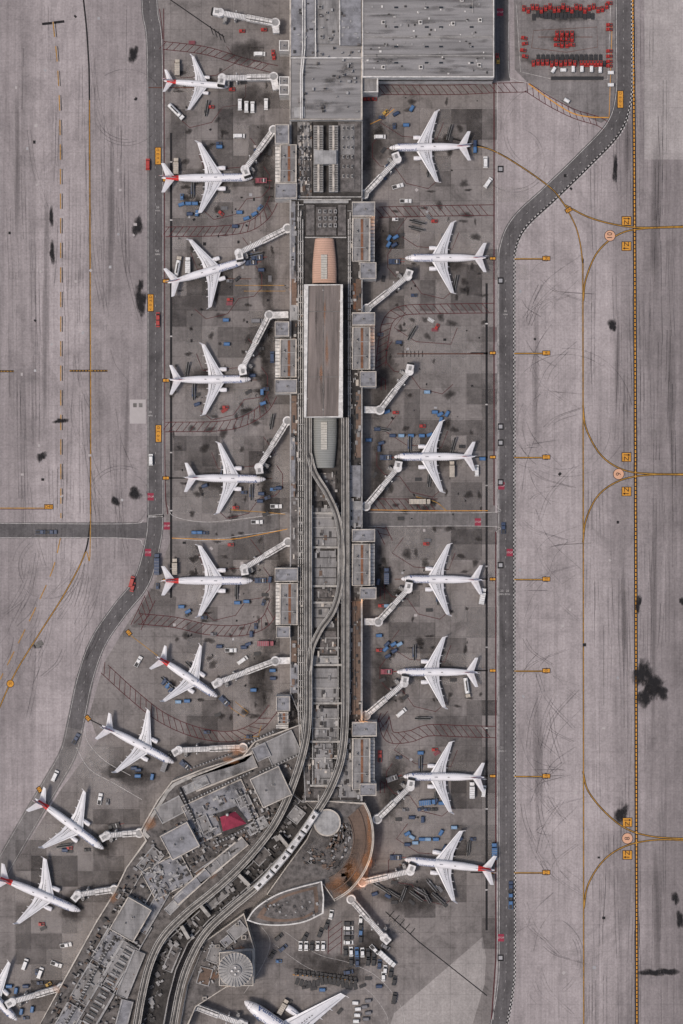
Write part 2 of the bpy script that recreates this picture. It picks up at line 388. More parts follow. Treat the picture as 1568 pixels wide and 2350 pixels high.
for x,y in ((346,1140),(383,1207),(340,1268),(1151,1115),(1097,1198),(1170,1268),(1150,2152),(1148,28)):
    X,Y,_=W(x,y); m=pm('painted_sign'); m.box(X,Y,.04,.09,14/S,17/S,0,'paint_stop'); puttext(m,'STOP',x,y,1.3,0,.1,'paint_white')
for x,y in ((362,480),(362,580),(1160,718),(1152,1360),(1152,1720),(1165,1360),(345,950)):
    puttext(pm('road_lettering'),'20',x,y-4,1.5,0,.08,'paint_white'); puttext(pm('road_lettering'),'MPH',x,y+4,1.2,0,.08,'paint_white')
def hatch(pts,w,step=20,mat='paint_red',slant=.8):
    s=smooth(pts); A=off(pts,w/2); B=off(pts,-w/2)
    for q in (A,B): line('hatched_marking',mat,q,1.6,False)
    c=resample(s,step)
    for i in range(len(c)-1):
        dx,dy=c[i+1][0]-c[i][0],c[i+1][1]-c[i][1];L=math.hypot(dx,dy) or 1;dx/=L;dy/=L;k=w/2
        line('hatched_marking',mat,[(c[i][0]-dy*k-dx*k*slant,c[i][1]+dx*k-dy*k*slant),(c[i][0]+dy*k+dx*k*slant,c[i][1]-dx*k+dy*k*slant)],1.4,False,dz=.001)
for p,w,sl in (([(374,104),(470,116),(560,142),(636,160)],18,.8),([(380,532),(500,530),(570,520),(610,492),(630,455)],22,.8),
    ([(380,980),(500,978),(560,966),(605,938),(626,905)],22,.8),([(318,1420),(400,1428),(480,1445),(560,1446),(610,1425),(632,1380)],24,.8),
    ([(345,1372),(312,1440)],26,1),([(240,1535),(300,1590),(370,1645),(450,1680),(530,1690),(590,1668),(628,1625)],24,-.8),
    ([(875,206),(1040,206),(1135,202),(1210,200)],22,-.8),([(1210,200),(1265,235),(1320,262),(1372,278),(1392,290)],20,-.8),
    ([(870,487),(1000,484),(1134,482)],24,-.8),([(874,838),(880,785),(892,735),(925,713),(1000,709),(1134,707)],22,-.8),
    ([(845,1158),(1005,1158)],26,-.8),([(880,1645),(895,1690),(940,1690),(985,1676),(1060,1678),(1138,1680)],26,-.8),
    ([(876,1212),(892,1245)],20,.8),([(876,1660),(884,1640)],20,.8),([(880,870),(880,895)],10,.8),([(878,1352),(878,1375)],10,.8),
    ([(770,2125),(768,2190)],30,-.8),([(878,1795),(878,1820)],10,.8)): hatch(p,w,16,'paint_red',sl)
line('hazard_line','paint_orange',[(1213,192),(1262,228),(1310,258),(1350,268),(1398,270)],2.4)
line('hazard_line','paint_orange',[(1398,270),(1405,60)],1.2,False); line('hazard_line','paint_orange',[(850,1170),(1000,1172),(1120,1172)],1.4)
line('hazard_line','paint_orange',[(395,1235),(520,1238),(590,1228),(660,1214)],1.5); line('hazard_line','paint_orange',[(672,2237),(760,2243),(812,2252)],1.8)
line('hazard_line','paint_orange',[(905,250),(880,270),(850,285)],1.6); line('hazard_line','paint_yellow',[(540,655),(655,655),(655,668),(560,668)],1.1,False)
line('hazard_line','paint_yellow',[(530,1170),(600,1175),(655,1180)],1.5);line('hazard_line','paint_yellow',[(955,1140),(1000,1152),(1025,1172)],1.5)
for p in ([(540,1610),(570,1635),(560,1645),(530,1625)],[(600,1665),(590,1700),(560,1695)],[(560,1690),(620,1690)]): line('hazard_line','paint_yellow',p,1.2,False)
def stand(nx,ny,d):
    k=lambda a:(nx+d*a[0],ny+a[1])
    line('stand_outline','paint_red',[k(p) for p in ((-6,-95),(20,-60),(-30,-28),(-110,-22),(-125,-60))],1.4,False)
    line('stand_outline','paint_red',[k(p) for p in ((24,-30),(38,-10),(38,20),(20,40),(-15,45),(-40,80),(-90,92),(-115,70))],1.4,False)
    line('stand_outline','paint_rust',[k(p) for p in ((14,0),(-185,0))],1.8,False)
for a in ((581,412,1),(563,640,1),(576,872,1),(611,1098,1),(581,1332,1),(526,201,1),(893,341,-1),(928,594,-1),(925,812,-1),(903,1049,-1),(920,1329,-1),(910,1541,-1),(925,1781,-1),(930,1985,-1)): stand(*a)
line('stand_cross_marks','paint_black',[(920,812),(1120,812)],2.5,False)
for i in range(6): line('stand_cross_marks','paint_black',[(925+i*9,805),(925+i*9,819)],1.8,False)
line('stand_cross_marks','paint_black',[(385,-5),(515,85)],2.4,False)
line('stand_cross_marks','paint_black',[(885,2092),(960,2160),(1118,2285)],2.4,False)
for i in range(5): line('stand_cross_marks','paint_black',[(893+i*12,2104+i*10),(905+i*12,2090+i*10)],2,False)
for i in range(4): line('stand_cross_marks','paint_black',[(483+i*9,60+i*6),(490+i*9,80+i*6)],1.8,False)
for o in (-18,20): line('curved_road_line','paint_white',off([(640,2150),(720,2205),(800,2228),(860,2260),(905,2320),(912,2370)],o),.7,False)
line('curved_road_line','paint_white',[(590,2115),(620,2160),(600,2220),(560,2280)],.7)
line('hazard_line','paint_white',[(1185,10),(1195,165),(1270,182),(1395,182),(1402,10)],1,False)
line('stand_cross_marks','paint_rust',[(1235,85),(1360,85)],1.5,False); line('stand_cross_marks','paint_rust',[(1220,110),(1225,70),(1370,62),(1372,108),(1300,120),(1220,110)],1,False)
LAB={'road_edge_line':'white road edge and centre lines','zipper_marking':'black and white zipper road edge marking','drain_slot':'black slotted trench drain','apron_limit_line':'red apron limit line','taxi_line':'yellow and black taxi guide line','gate_line':'yellow gate lead-in line','painted_sign':'painted gate numbers and stop panels','road_lettering':'white speed lettering on road','hatched_marking':'dark red hatched no-parking marking','hazard_line':'orange boundary line','stand_outline':'red stand outline','stand_cross_marks':'black cross bar marks','curved_road_line':'white curved road line'}
for k,m in P.items():
    o=obj(k,m.mesh(k),ground); o['label']=LAB[k]
mb=MB(); n=0
while n<260:
    side=random.random()<.5
    x=random.uniform(385,625) if side else random.uniform(868,1125); y=random.uniform(120 if side else 230,2150)
    if side and y>1650 : x=random.uniform(20,320); y=random.uniform(1900,2250) if x<150 else y
    g=35.7; x=round(x/g)*g; y=round(y/g)*g; w=g*random.choice((1,1,2,3)); h=g*random.choice((1,2,2))
    z=.022+.0004*(n%10)
    if side and y>1650 and x+w>330: continue
    mb.sheet(WP(R(x,y,x+w,y+h)),z,random.choice(('slab_dark','slab_light'))); n+=1
mb.sheet(WP(R(298,917,335,972)),.04,'slab_new')
mb.sheet(WP([(400,1000),(505,1000),(505,1080),(400,1080)]),.0395,'slab_dark'); mb.sheet(WP([(505,1000),(560,1000),(560,1085),(505,1085)]),.0395,'slab_light')
mb.sheet(WP([(345,1350),(405,1370),(400,1440),(300,1440)]),.041,'slab_dark')
mb.sheet(WP(R(200,1700,262,1762)),.0392,'slab_light')
o=obj('concrete_slab_patches',mb.mesh('slabs'),apron); o['label']='darker and lighter replaced concrete slabs'
def blob(m,cx,cy,rx,ry,mat='oil',n=24,z=.05,zz=0):
    ph=[random.uniform(0,6.28) for _ in range(5)]; X,Y,_=W(cx,cy,zz); vs=[(X,Y,z)];fd=[1]
    for rf,f in ((.45,.75),(1.05,0)):
        for i in range(n):
            a=2*math.pi*i/n; k=1+sum(.2/(j+1)*math.sin((j+2)*a+ph[j]) for j in range(5))
            vs.append((X+rx*k*rf*math.cos(a)/S,Y+ry*k*rf*math.sin(a)/S,z)); fd.append(f)
    fs=[[0,1+i,1+(i+1)%n] for i in range(n)]+[[1+i,1+n+i,1+n+(i+1)%n,1+(i+1)%n] for i in range(n)]
    m.add(vs,fs,mat,False,fd)
mb=MB(); bi=0
for x,y,rx,ry in ((306,125,16,34),(316,520,18,36),(118,498,9,32),(120,580,10,38),(323,690,18,54),(323,655,9,24),(95,1048,18,16),(265,1150,16,16),(310,1132,26,20),(312,227,6,6),(140,966,26,9),(88,1480,16,14),
    (1475,1545,32,48),(1500,1575,44,34),(1480,1600,22,44),(1520,1590,24,22),(1425,1870,24,32),(1495,2232,42,13),(1535,2230,32,14),(1465,1385,11,30),(1565,1380,10,14),(1560,2110,11,36),(1405,745,18,20),(1412,390,10,46),(1550,2060,12,24)):
    bi+=1; blob(mb,x,y,rx,ry,'oil',z=.086+.0005*(bi%9))
for i in range(240):
    x=random.choice((random.uniform(395,625),random.uniform(870,1110))); blob(mb,x,random.uniform(150,1650),random.uniform(4,20),random.uniform(4,17),'soot',z=.042+.00007*i)
for i in range(90): blob(mb,random.choice((random.uniform(395,625),random.uniform(870,1110))),random.uniform(200,1650),random.uniform(2,5),random.uniform(2,5),'oil',z=.0605+.0001*i)
for i,a in enumerate(((1418,830,10,160),(1440,330,12,160),(1432,1420,10,220),(1505,500,22,260),(1540,900,14,300),(1500,1400,16,400),(1508,2100,14,260),(105,700,14,360),(255,500,14,300),(40,380,12,240),(290,1000,10,200),(1230,850,14,240),(1235,1750,16,300))): blob(mb,*a,'skid',z=.033+.0002*i)
for i,a in enumerate(((612,400,30,170),(612,640,30,140),(612,860,30,150),(612,1100,30,130),(640,1350,30,160),(600,1560,56,100),(860,330,40,120),(870,560,36,120),(880,860,40,160),(870,1080,36,110),(880,1340,38,140),(880,1560,38,130),(900,1800,46,120),(930,2060,100,56),(300,1780,90,40),(240,1930,50,50),(170,2080,50,50),(1000,335,80,30),(1020,600,70,40),(1010,1050,80,40),(1000,1541,80,40),(480,412,90,40),(480,873,90,40),(500,1100,80,40),(760,2220,130,60),(1290,30,110,26),(1290,140,110,24),(1295,90,40,26),(980,2040,60,40),(850,2170,70,70),(570,230,60,60),(560,120,60,40))): blob(mb,*a,'soot',z=.0585+.00005*i)
o=obj('oil_stains',mb.mesh('stains'),ground); o['label']='black oil and soot stains on the concrete'; o['kind']='stuff'
mb=MB()
for i in range(330):
    zone=random.random()
    if zone<.3: x=random.uniform(1190,1270); y=random.uniform(600,2300); dx=random.uniform(20,110); dy=random.uniform(-140,140)
    elif zone<.6: x=random.uniform(1345,1550); y=random.uniform(0,2300); dx=random.uniform(-8,8); dy=random.uniform(80,300)
    elif zone<.88: x=random.uniform(10,310); y=random.uniform(0,1150); dx=random.uniform(-8,8)+ (random.random()<.2)*40; dy=random.uniform(80,300)
    else: x=random.uniform(20,250); y=random.uniform(1260,1500); dx=random.uniform(-60,-20); dy=random.uniform(60,160)
    p=smooth([(x,y),(x+dx*.3,y+dy*.5),(x+dx,y+dy)],6)
    mb.ribbon(WP(p),random.uniform(.15,.4),.0305+.00002*i,'tyre')
    if random.random()<.6: mb.ribbon(WP([(a+8,b) for a,b in p]),.25,.0375+.00001*i,'tyre')
for cx,cy,r in ((1290,980,90),(1300,950,130),(1250,300,80),(290,250,70),(1240,2200,80),(1180,360,60),(280,1150,60),(110,1300,60)):
    for k in range(4):
        a0=random.uniform(0,6); rr=r+k*7
        mb.ribbon(WP([(cx+rr*math.cos(a0+t*.1),cy+rr*math.sin(a0+t*.1)) for t in range(16)]),.3,.05+.0004*k,'tyre')
o=obj('tyre_marks',mb.mesh('tyres'),ground); o['label']='faint dark rubber tyre marks'; o['kind']='stuff'
mb=MB()
for i in range(90):
    x,y=random.choice(((random.uniform(20,325),random.uniform(20,1180)),(random.uniform(400,620),random.uniform(130,1600)),(random.uniform(875,1110),random.uniform(230,2050)),(random.uniform(1190,1450),random.uniform(350,2300))))
    X,Y,_=W(x,y); mb.box(X,Y,.03,.09,random.uniform(.9,1.6),random.uniform(.9,1.6),random.choice((0,0,.78)),random.choice(('paint_black','steel','slab_new')))
for y in (388,1016,979,1297,644,2198,1107): 
    X,Y,_=W(1149,y); mb.box(X,Y,.03,.1,3,3.2,0,'paint_black'); mb.box(X,Y,.03,.12,1.8,1.8,0,'steel')
for x in (310,323): X,Y,_=W(x,930); mb.box(X,Y,.04,.1,1.8,2,0,'concrete_dirty')
X,Y,_=W(90,1478); mb.box(X,Y,.04,.1,4,2.6,.5,'concrete_dirty')
o=obj('manhole_covers',mb.mesh('manholes'),ground); o['label']='small steel pit covers in the concrete'; o['kind']='stuff'
# ------------------------------------------------------------ buildings
class Thing:
    def __init__(s,name,label,cat,px,py,group=None):
        x,y,_=W(px,py); s.o=(x,y,0); s.e=bpy.data.objects.new(name,None); COL.objects.link(s.e); s.e.location=s.o
        s.e.empty_display_size=1; tag(s.e,label,cat,group)
    def part(s,name,mb,label=None,kind=None,parent=None):
        o=obj(name,mb.mesh(name,s.o),parent or s.e)
        if label:o['label']=label
        if kind:o['kind']=kind
        return o
def bld(name,label,poly,h,roof='roof_grey',wall='wall_cream',parapet='wall_cream',group=None,windows=True,pw=.45,ph=.7,cat='building'):
    cx=sum(p[0] for p in poly)/len(poly);cy=sum(p[1] for p in poly)/len(poly)
    T=Thing(name,label,cat,cx,cy,group)
    q=WP(poly,h)
    a=sum(q[i][0]*q[(i+1)%len(q)][1]-q[(i+1)%len(q)][0]*q[i][1] for i in range(len(q)))
    if a<0: q=q[::-1]
    m=MB(); n=len(q); m.add([(x,y,0) for x,y in q]+[(x,y,h) for x,y in q],[[i,(i+1)%n,n+(i+1)%n,n+i] for i in range(n)],wall); T.part('wall',m)
    m=MB(); m.sheet(q,h,roof); T.part('roof',m)
    if parapet:
        m=MB(); m.sweep(q,-.02,pw,h-.3,h+ph,parapet,closed=True); T.part('parapet',m)
    if windows and h>5:
        m=MB(); m.sweep(q,-.06,.02,h*.45,h*.65,'glass_dark',closed=True); T.part('window_band',m)
    T.q=q;T.h=h;T.poly=poly
    return T
def units(T,lst,h0,hh=1.6,mat='steel',name='rooftop_unit'):
    for (x,y,w,d) in lst:
        X,Y,_=W(x,y,h0); m=MB(); m.box(X,Y,h0,h0+hh,w/S,d/S,0,mat,.92); m.box(X,Y,h0+hh,h0+hh+.25,w/S*.55,d/S*.55,0,'steel_dark'); T.part(name,m)
def pipes(T,paths,z,r=.22,mat='pipe_grey',name='pipe_run'):
    for i,p in enumerate(paths):
        m=MB(); zz=z+.01*i
        m.sweep(WP(p,zz),-r,r,zz-.2,zz+.3,mat); T.part(name,m)
def roofrects(T,rs,z,name='roof_panel',hh=.5):
    for i,r in enumerate(rs):
        m=MB(); x0,y0,x1,y1,mat=r[:5]; zz=r[5] if len(r)>5 else hh
        m.prism(WP(R(x0,y0,x1,y1),z+zz),z,z+zz+.002*i,mat,'wall_grey'); T.part(name,m)
T=bld('terminal_building','large flat grey ribbed roof terminal with skylights',R(832,-60,1134,178),15,'roof_deck','wall_white','wall_white')
units(T,[(x,y,9,9) for x,y in ((880,52),(965,52),(1040,55),(1102,47),(880,155),(966,155),(1100,150),(1060,0))],15,1,'wall_white')
roofrects(T,[(x,y,x+9,y+4,'glass_dark',.3) for x in (905,975,1008,1078) for y in (15,60,105,142)],15,'skylight')
pipes(T,[[(834,85),(1130,85)],[(1085,-40),(1085,30)],[(834,128),(1130,128)]],15.2,.12)
m=MB(); 
for i in range(40): X,Y,_=W(850+i*7,182,6); m.box(X,Y,0,6,.5,1.2,0,'wall_cream')
T.part('buttress',m,'row of pale wall fins',kind='stuff')
m=MB()
for i in range(40): blob(m,random.uniform(845,1120),random.uniform(0,170),random.uniform(20,70),random.uniform(3,9),'roof_soot',z=15.02+.0005*i,zz=15)
T.part('roof_stain',m,'dark weathering streaks on the roof',kind='stuff')
m=MB()
for i in range(70): X,Y,_=W(random.uniform(840,1128),random.uniform(2,172),15.3); m.box(X,Y,15,15.5,random.uniform(.4,1.1),random.uniform(.4,1.1),0,random.choice(('wall_grey','steel_dark','wall_white')))
T.part('roof_vent',m,'scattered small roof vents',kind='stuff')
T=bld('terminal_building','grey stepped flat roof terminal head house',[(665,-60),(832,-60),(832,275),(665,275)],14,'roof_deck','wall_white','wall_cream')
roofrects(T,[(668,-40,722,128,'roof_blue',1.2),(724,-40,779,100,'roof_grey',.8),(781,-40,829,104,'roof_blue',1.6),(669,137,828,272,'roof_deck',.35),(675,245,700,270,'roof_pale',.9)],14)
units(T,[(738,85,9,9),(757,90,8,8),(737,125,6,6),(735,17,10,8),(788,172,6,6),(750,30,6,5),(695,165,5,5)],15,1.2,'wall_grey')
pipes(T,[[(695,-40),(695,110),(690,170),(690,272)],[(700,-40),(700,110),(694,170),(694,272)],[(724,-40),(724,130)],[(780,-40),(780,104)],[(668,133),(830,133)]],16.2,.25,'wall_white')
m=MB()
for i in range(70): X,Y,_=W(random.uniform(672,826),random.uniform(2,268),15); m.box(X,Y,14.3,16+random.uniform(-.3,.3),random.uniform(.4,1.6),random.uniform(.4,1.4),0,random.choice(('wall_grey','steel_dark','roof_mid','roof_pale')))
for i in range(24): blob(m,random.uniform(690,810),random.uniform(145,262),random.uniform(12,40),random.uniform(3,12),'roof_soot',z=14.38+.001*i,zz=14)
T.part('roof_vent',m,'scattered small roof vents and stains',kind='stuff')
for r in ((641,93,664,117),(641,176,664,196),(641,196,664,218),(826,138,868,212)):
    U=bld('stair_tower','square pale stair tower beside the terminal',R(*r),12.5,'roof_grey','wall_white','wall_white',windows=False,cat='tower')
    units(U,[((r[0]+r[2])/2,(r[1]+r[3])/2,7,5)],12.5,.8)
conc=bld('terminal_concourse','long narrow concourse roof covered with pipes and equipment',[(665,277),(832,277),(832,1838),(700,1838),(693,1655),(666,1590)],9.5,'roof_dark','wall_cream','wall_grey')
rr=[(668,462,678,640,'roof_blue'),(668,1003,678,1170,'roof_blue'),(668,1525,686,1590,'roof_blue',.8),(683,280,716,340,'roof_grey'),(683,343,716,452,'roof_mid'),(776,280,828,440,'roof_mid',.9),(782,285,814,355,'roof_grey',1.2),(782,360,814,435,'roof_mid',1.3),(722,345,772,376,'roof_pale',5.5),
 (697,458,800,466,'roof_pale',.8),(703,470,722,540,'roof_mid'),(726,475,772,540,'roof_mid',1.1),(776,470,794,540,'roof_mid',.8),
 (722,1165,773,1255,'roof_grey',.6),(722,1264,772,1345,'roof_grey',.7),(722,1352,772,1382,'roof_mid',.4),(722,1386,762,1440,'roof_grey',.6),(735,1448,772,1500,'roof_mid',.6),
 (722,1532,774,1612,'roof_grey',.7),(722,1625,774,1700,'roof_grey',.5),(722,1706,765,1800,'roof_grey',.8),(718,1505,776,1524,'roof_pale',.4),
 (804,1068,828,1140,'roof_blue',1.5),(806,1150,830,1170,'roof_pale',.8),(808,1170,830,1210,'roof_blue',.7),(668,700,683,735,'roof_pale',.6),
 (724,1085,770,1150,'roof_mid',.4),(668,1140,684,1295,'roof_mid',.5),(812,1300,830,1360,'roof_mid',.6),(700,1708,712,1830,'roof_mid',.4),(778,1730,828,1830,'roof_grey',.5),(720,1802,775,1832,'roof_mid',.6)]
roofrects(conc,rr,9.5)
roofrects(conc,[(817,y,829,y+h,'roof_brown',.35) for y,h in ((640,75),(900,150),(1380,260))]+[(669,y,681,y+h,'roof_brown',.36) for y,h in ((640,60),(908,90),(1470,50),(1180,90))]+[(811,650,816.5,710,'rust_deck',.4),(808,1380,816,1640,'roof_brown',.6)],9.5,'gravel_strip')
units(conc,[(788+10*i,295+22*j,5,8) for i in range(3) for j in range(6)]+[(690+9*i,292+24*j,4,9) for i in range(3) for j in range(6)]+[(734+12*i,486+16*j,7,9) for i in range(4) for j in range(3)],10.2,1.4,'wall_grey','cooling_unit')
pp=[]
for x in (685,690,695): pp.append([(x,455+(x-683)*4),(x,1640),(x+4,1700)])
for x in (800,804): pp.append([(x,455+(812-x)*4),(x,1640)])
for x in (718,776): pp.append([(x,1160),(x,1800)])
pp+= [[(684,458),(806,458)],[(684,452),(830,452)],[(700,545),(795,545)]]
pipes(conc,pp,10.6,.25)
m=MB()
for y in range(470,1640,14):
    for x0,x1 in ((683,697),(798,808)):
        if random.random()<.75:
            a=W(x0,y,11);b=W(x1,y,11); m.sweep([a[:2],b[:2]],-.15,.15,10.9,11.3,random.choice(('pipe_grey','wall_grey','steel_dark')))
for y in range(1165,1820,23):
    a=W(712,y,10.2);b=W(780,y,10.2); m.sweep([a[:2],b[:2]],-.2,.2,10.1,10.5,random.choice(('pipe_grey','steel_dark')))
for y in (1178,1256,1345,1383,1526,1614,1702,1803):
    a=W(712,y,11);b=W(785,y,11); m.sweep([a[:2],b[:2]],-.5,.5,10.42,11.05,'concrete_beam')
conc.part('pipe_bracket',m,'cross beams carrying the pipes',kind='stuff')
m=MB()
for i in range(820):
    c=random.choice(((668,697,465,1650),(668,697,465,1650),(798,830,460,1830),(798,830,460,1830),(683,718,282,455),(722,776,1085,1830),(722,776,1085,1830),(700,830,1700,1832)))
    x=random.uniform(c[0]+2,c[1]-3);y=random.uniform(c[2],c[3]); X,Y,_=W(x,y,10)
    w,d=random.uniform(.4,1.5),random.uniform(.4,3.0)
    m.box(X,Y,9.5,9.5+random.uniform(.5,1.5),w,d,0,random.choice(('wall_grey','steel_dark','steel_dark','roof_mid','pipe_grey','roof_grey','roof_dark','wall_cream','roof_brown')))
conc.part('roof_equipment',m,'small pale and dark rooftop machines',kind='stuff')
for x0,x1 in ((720,742),(755,776)):
    m=MB(); z=13
    m.prism(WP(R(x0,288,x1,440),z),9.5,z,'roof_pale','wall_grey')
    for y in range(292,438,4):
        if 343<y<378: continue
        a=W(x0+1,y,z+.3);b=W(x1-1,y,z+.3); m.sweep([a[:2],b[:2]],-.18,.18,z,z+.4,'steel_dark')
    a=W((x0+x1)/2,288,z+.6);b=W((x0+x1)/2,440,z+.6); m.sweep([a[:2],b[:2]],-.5,.5,z,z+.7,'wall_cream')
    conc.part('roof_monitor',m,'long louvred roof monitor')
def pod(blocks,main,strip,label):
    x0,y0,x1,y1=main; hm=11.6; hb=13.4
    T=bld('gate_lounge',label,R(*main),hm,'roof_grey','wall_white','wall_cream',group='gate lounges along the concourse')
    m=MB(); m.prism(WP(R(*strip),8),0,8,'wall_white','wall_white'); T.part('white_canopy',m)
    m=MB()
    for i in range(int((strip[3]-strip[1])/8)): X,Y,_=W((strip[0]+strip[2])/2,strip[1]+4+i*8,8.4); m.box(X,Y,8,8.4,(strip[2]-strip[0])/S*1.0,.3,0,'bridge_grey')
    T.part('canopy_rib',m,kind='stuff')
    for b in blocks:
        m=MB(); m.prism(WP(R(*b),hb),0,hb,'roof_blue','wall_white'); T.part('stair_block',m)
        m=MB(); m.sweep([p for p in WP(R(*b),hb)],-.02,-.35,hb-.1,hb+.6,'wall_cream',closed=True); T.part('block_parapet',m)
        units(T,[((b[0]+b[2])/2+random.uniform(-6,6),(b[1]+b[3])/2,6,4),(b[0]+7,b[1]+8,3,3)],hb,.7,'wall_grey')
    cx=(x0+x1)/2
    units(T,[(cx-9,y0+(y1-y0)*.3,5,7),(cx+12,y0+(y1-y0)*.7,5,6),(cx-6,y0+(y1-y0)*.52,3,3),(cx-10,y0+(y1-y0)*.85,3,4),(cx+12,y0+(y1-y0)*.2,4,4)],hm,1,'wall_grey')
    m=MB(); a=W(cx+2,y0+3,hm); b=W(cx+2,y1-3,hm); m.sweep([a[:2],b[:2]],-.6,.6,hm,hm+.12,'rust_deck'); T.part('roof_walkway',m)
    for t in (.35,.68):
        m=MB(); yy=y0+(y1-y0)*t; a=W(x0+2,yy,hm); b=W(x1-2,yy,hm); m.sweep([a[:2],b[:2]],-.15,.15,hm,hm+.3,'wall_grey'); T.part('roof_seam',m)
pod([(631,286,664,330),(631,420,682,456)],(642,332,681,419),(632,332,642,419),'grey roofed gate lounge with white end blocks')
pod([(631,738,664,772),(631,870,682,903)],(642,778,681,866),(632,778,642,866),'grey roofed gate lounge with white canopy strip')
pod([(631,1303,684,1335),(634,1437,666,1464)],(642,1338,684,1434),(633,1338,642,1434),'grey roofed gate lounge beside the parked jets')
pod([(808,463,861,497),(826,602,864,640)],(808,500,850,600),(850,500,860,600),'grey roofed gate lounge with rooftop plant')
pod([(808,717,861,747),(826,852,864,888)],(808,750,850,848),(850,750,860,848),'grey roofed gate lounge with white canopy strip')
pod([(808,1214,861,1244),(826,1348,864,1375)],(808,1248,850,1344),(850,1248,860,1344),'grey roofed gate lounge with white canopy strip')
pod([(808,1657,865,1690),(826,1798,864,1826)],(808,1694,850,1812),(850,1694,860,1812),'grey roofed gate lounge near the round hall')
pod([(634,1598,666,1632)],(638,1634,662,1662),(634,1664,662,1672),'small grey roofed gate lounge')
T=bld('train_station','long elevated train station with white edged flat roof',R(698,653,787,958),19,'roof_station','wall_white','wall_white',pw=1.1,ph=.8)
for p in ([(742,656),(742,956)],[(700,715),(785,715)],[(700,865),(785,865)]):
    m=MB(); a=W(*p[0],19.1);b=W(*p[1],19.1); m.sweep([a[:2],b[:2]],-.18,.18,19,19.2+.01*(p[0][1]>660),'concrete_dirty'); T.part('roof_seam',m)
units(T,[(x,y,2.6,2.6) for x in (706,780) for y in (690,760,830,915)]+[(742,666,3,3),(742,940,3,3)],19,.4,'wall_white','roof_vent')
m=MB()
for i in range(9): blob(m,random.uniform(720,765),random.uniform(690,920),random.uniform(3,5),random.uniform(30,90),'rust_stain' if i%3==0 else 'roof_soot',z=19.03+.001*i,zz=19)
T.part('roof_stain',m,kind='stuff')
def vault(name,y0,y1,x0,x1,mat,label,narrow):
    T=Thing(name,label,'building',745,(y0+y1)/2); m=MB(); n=12;k=14; vs=[]
    for j in range(k+1):
        t=j/k; y=y0+(y1-y0)*t; s=t if narrow>0 else 1-t
        hw=(x1-x0)/2*(.78+.22*math.sin(min(1,s*1.2)*math.pi/2)); 
        for i in range(n+1):
            a=math.pi*i/n; X,Y,_=W(745-hw*math.cos(a),y,12); vs.append((X,Y,11+3.2*math.sin(a)))
    fs=[[j*(n+1)+i,(j+1)*(n+1)+i,(j+1)*(n+1)+i+1,j*(n+1)+i+1] for j in range(k) for i in range(n)]
    m.add(vs,fs,mat,True); T.part('roof',m)
    m=MB(); m.prism(WP(R(x0+6,y0+3,x1-6,y1-3),11),0,11,'wall_grey','wall_cream'); T.part('wall',m)
    m=MB()
    ya,yb=(y0+36,y1-10) if narrow>0 else (y0+8,y1-42)
    m.prism(WP(R(737,ya,751,yb),14.6),13.8,14.6,'skylight','wall_white'); T.part('skylight',m)
vault('vaulted_canopy',548,650,717,773,'roof_tan','tan ribbed vaulted roof joining the station',1)
vault('vaulted_canopy',960,1074,716,774,'roof_green','grey green ribbed vaulted roof joining the station',-1)
# ------------------------------------------------------------ guideways
def guide(pts,label,z=14,w=3.7,g='elevated train guideways'):
    s=[W(x,y,z)[:2] for x,y in smooth(pts,10)]
    T=Thing('train_guideway',label,'elevated track',*pts[len(pts)//2],group=g)
    m=MB(); m.sweep(s,-w/2,w/2,z-1.2,z,'concrete_dirty'); T.part('deck',m)
    for o in (-w/2,w/2-.36): m=MB(); m.sweep(s,o,o+.36,z,z+.8,'concrete_beam'); T.part('side_wall',m)
    for o in (-1.0,.62): m=MB(); m.sweep(s,o,o+.38,z,z+.3,'concrete_beam'); T.part('running_rail',m)
    m=MB(); m.sweep(s,-.22,.22,z,z+.4,'steel_dark'); T.part('power_rail',m)
    for x,y in resample(s,26)[1:-1]:
        m=MB(); m.tube((x,y,0),(x,y,z-1.2),.8,.8,10,'concrete_dirty'); T.part('pier',m)
GR=[(792,958),(793,1200),(793,1500),(792,1650),(783,1740),(757,1812),(722,1870),(682,1928),(640,1982),(592,2033),(530,2085),(475,2137),(440,2195),(415,2265),(393,2380)]
GL=[(707,958),(707,1200),(707,1500),(707,1640),(697,1720),(668,1812),(632,1888),(590,1945),(542,1998),(490,2045),(425,2098),(375,2150),(345,2210),(325,2290),(310,2380)]
guide(GR,'pale concrete elevated train track curving past the round hall')
guide(GL,'pale concrete elevated train track curving past the plaza roof')
guide([(709,1040),(722,1085),(752,1135),(775,1190),(784,1260),(781,1340),(765,1400),(735,1445),(715,1490),(709,1540)],'concrete crossover track weaving between the two main tracks',14.05,3)
rp=[W(x,y,14.5)[:2] for x,y in smooth(GR,10)]
rp=resample(rp,.5)
tgt=W(724,1862,16)[:2]; i0=min(range(len(rp)),key=lambda i:math.hypot(rp[i][0]-tgt[0],rp[i][1]-tgt[1]))
tr=Thing('train','white four car automated train on the curved guideway','train',655,1955)
idx=i0
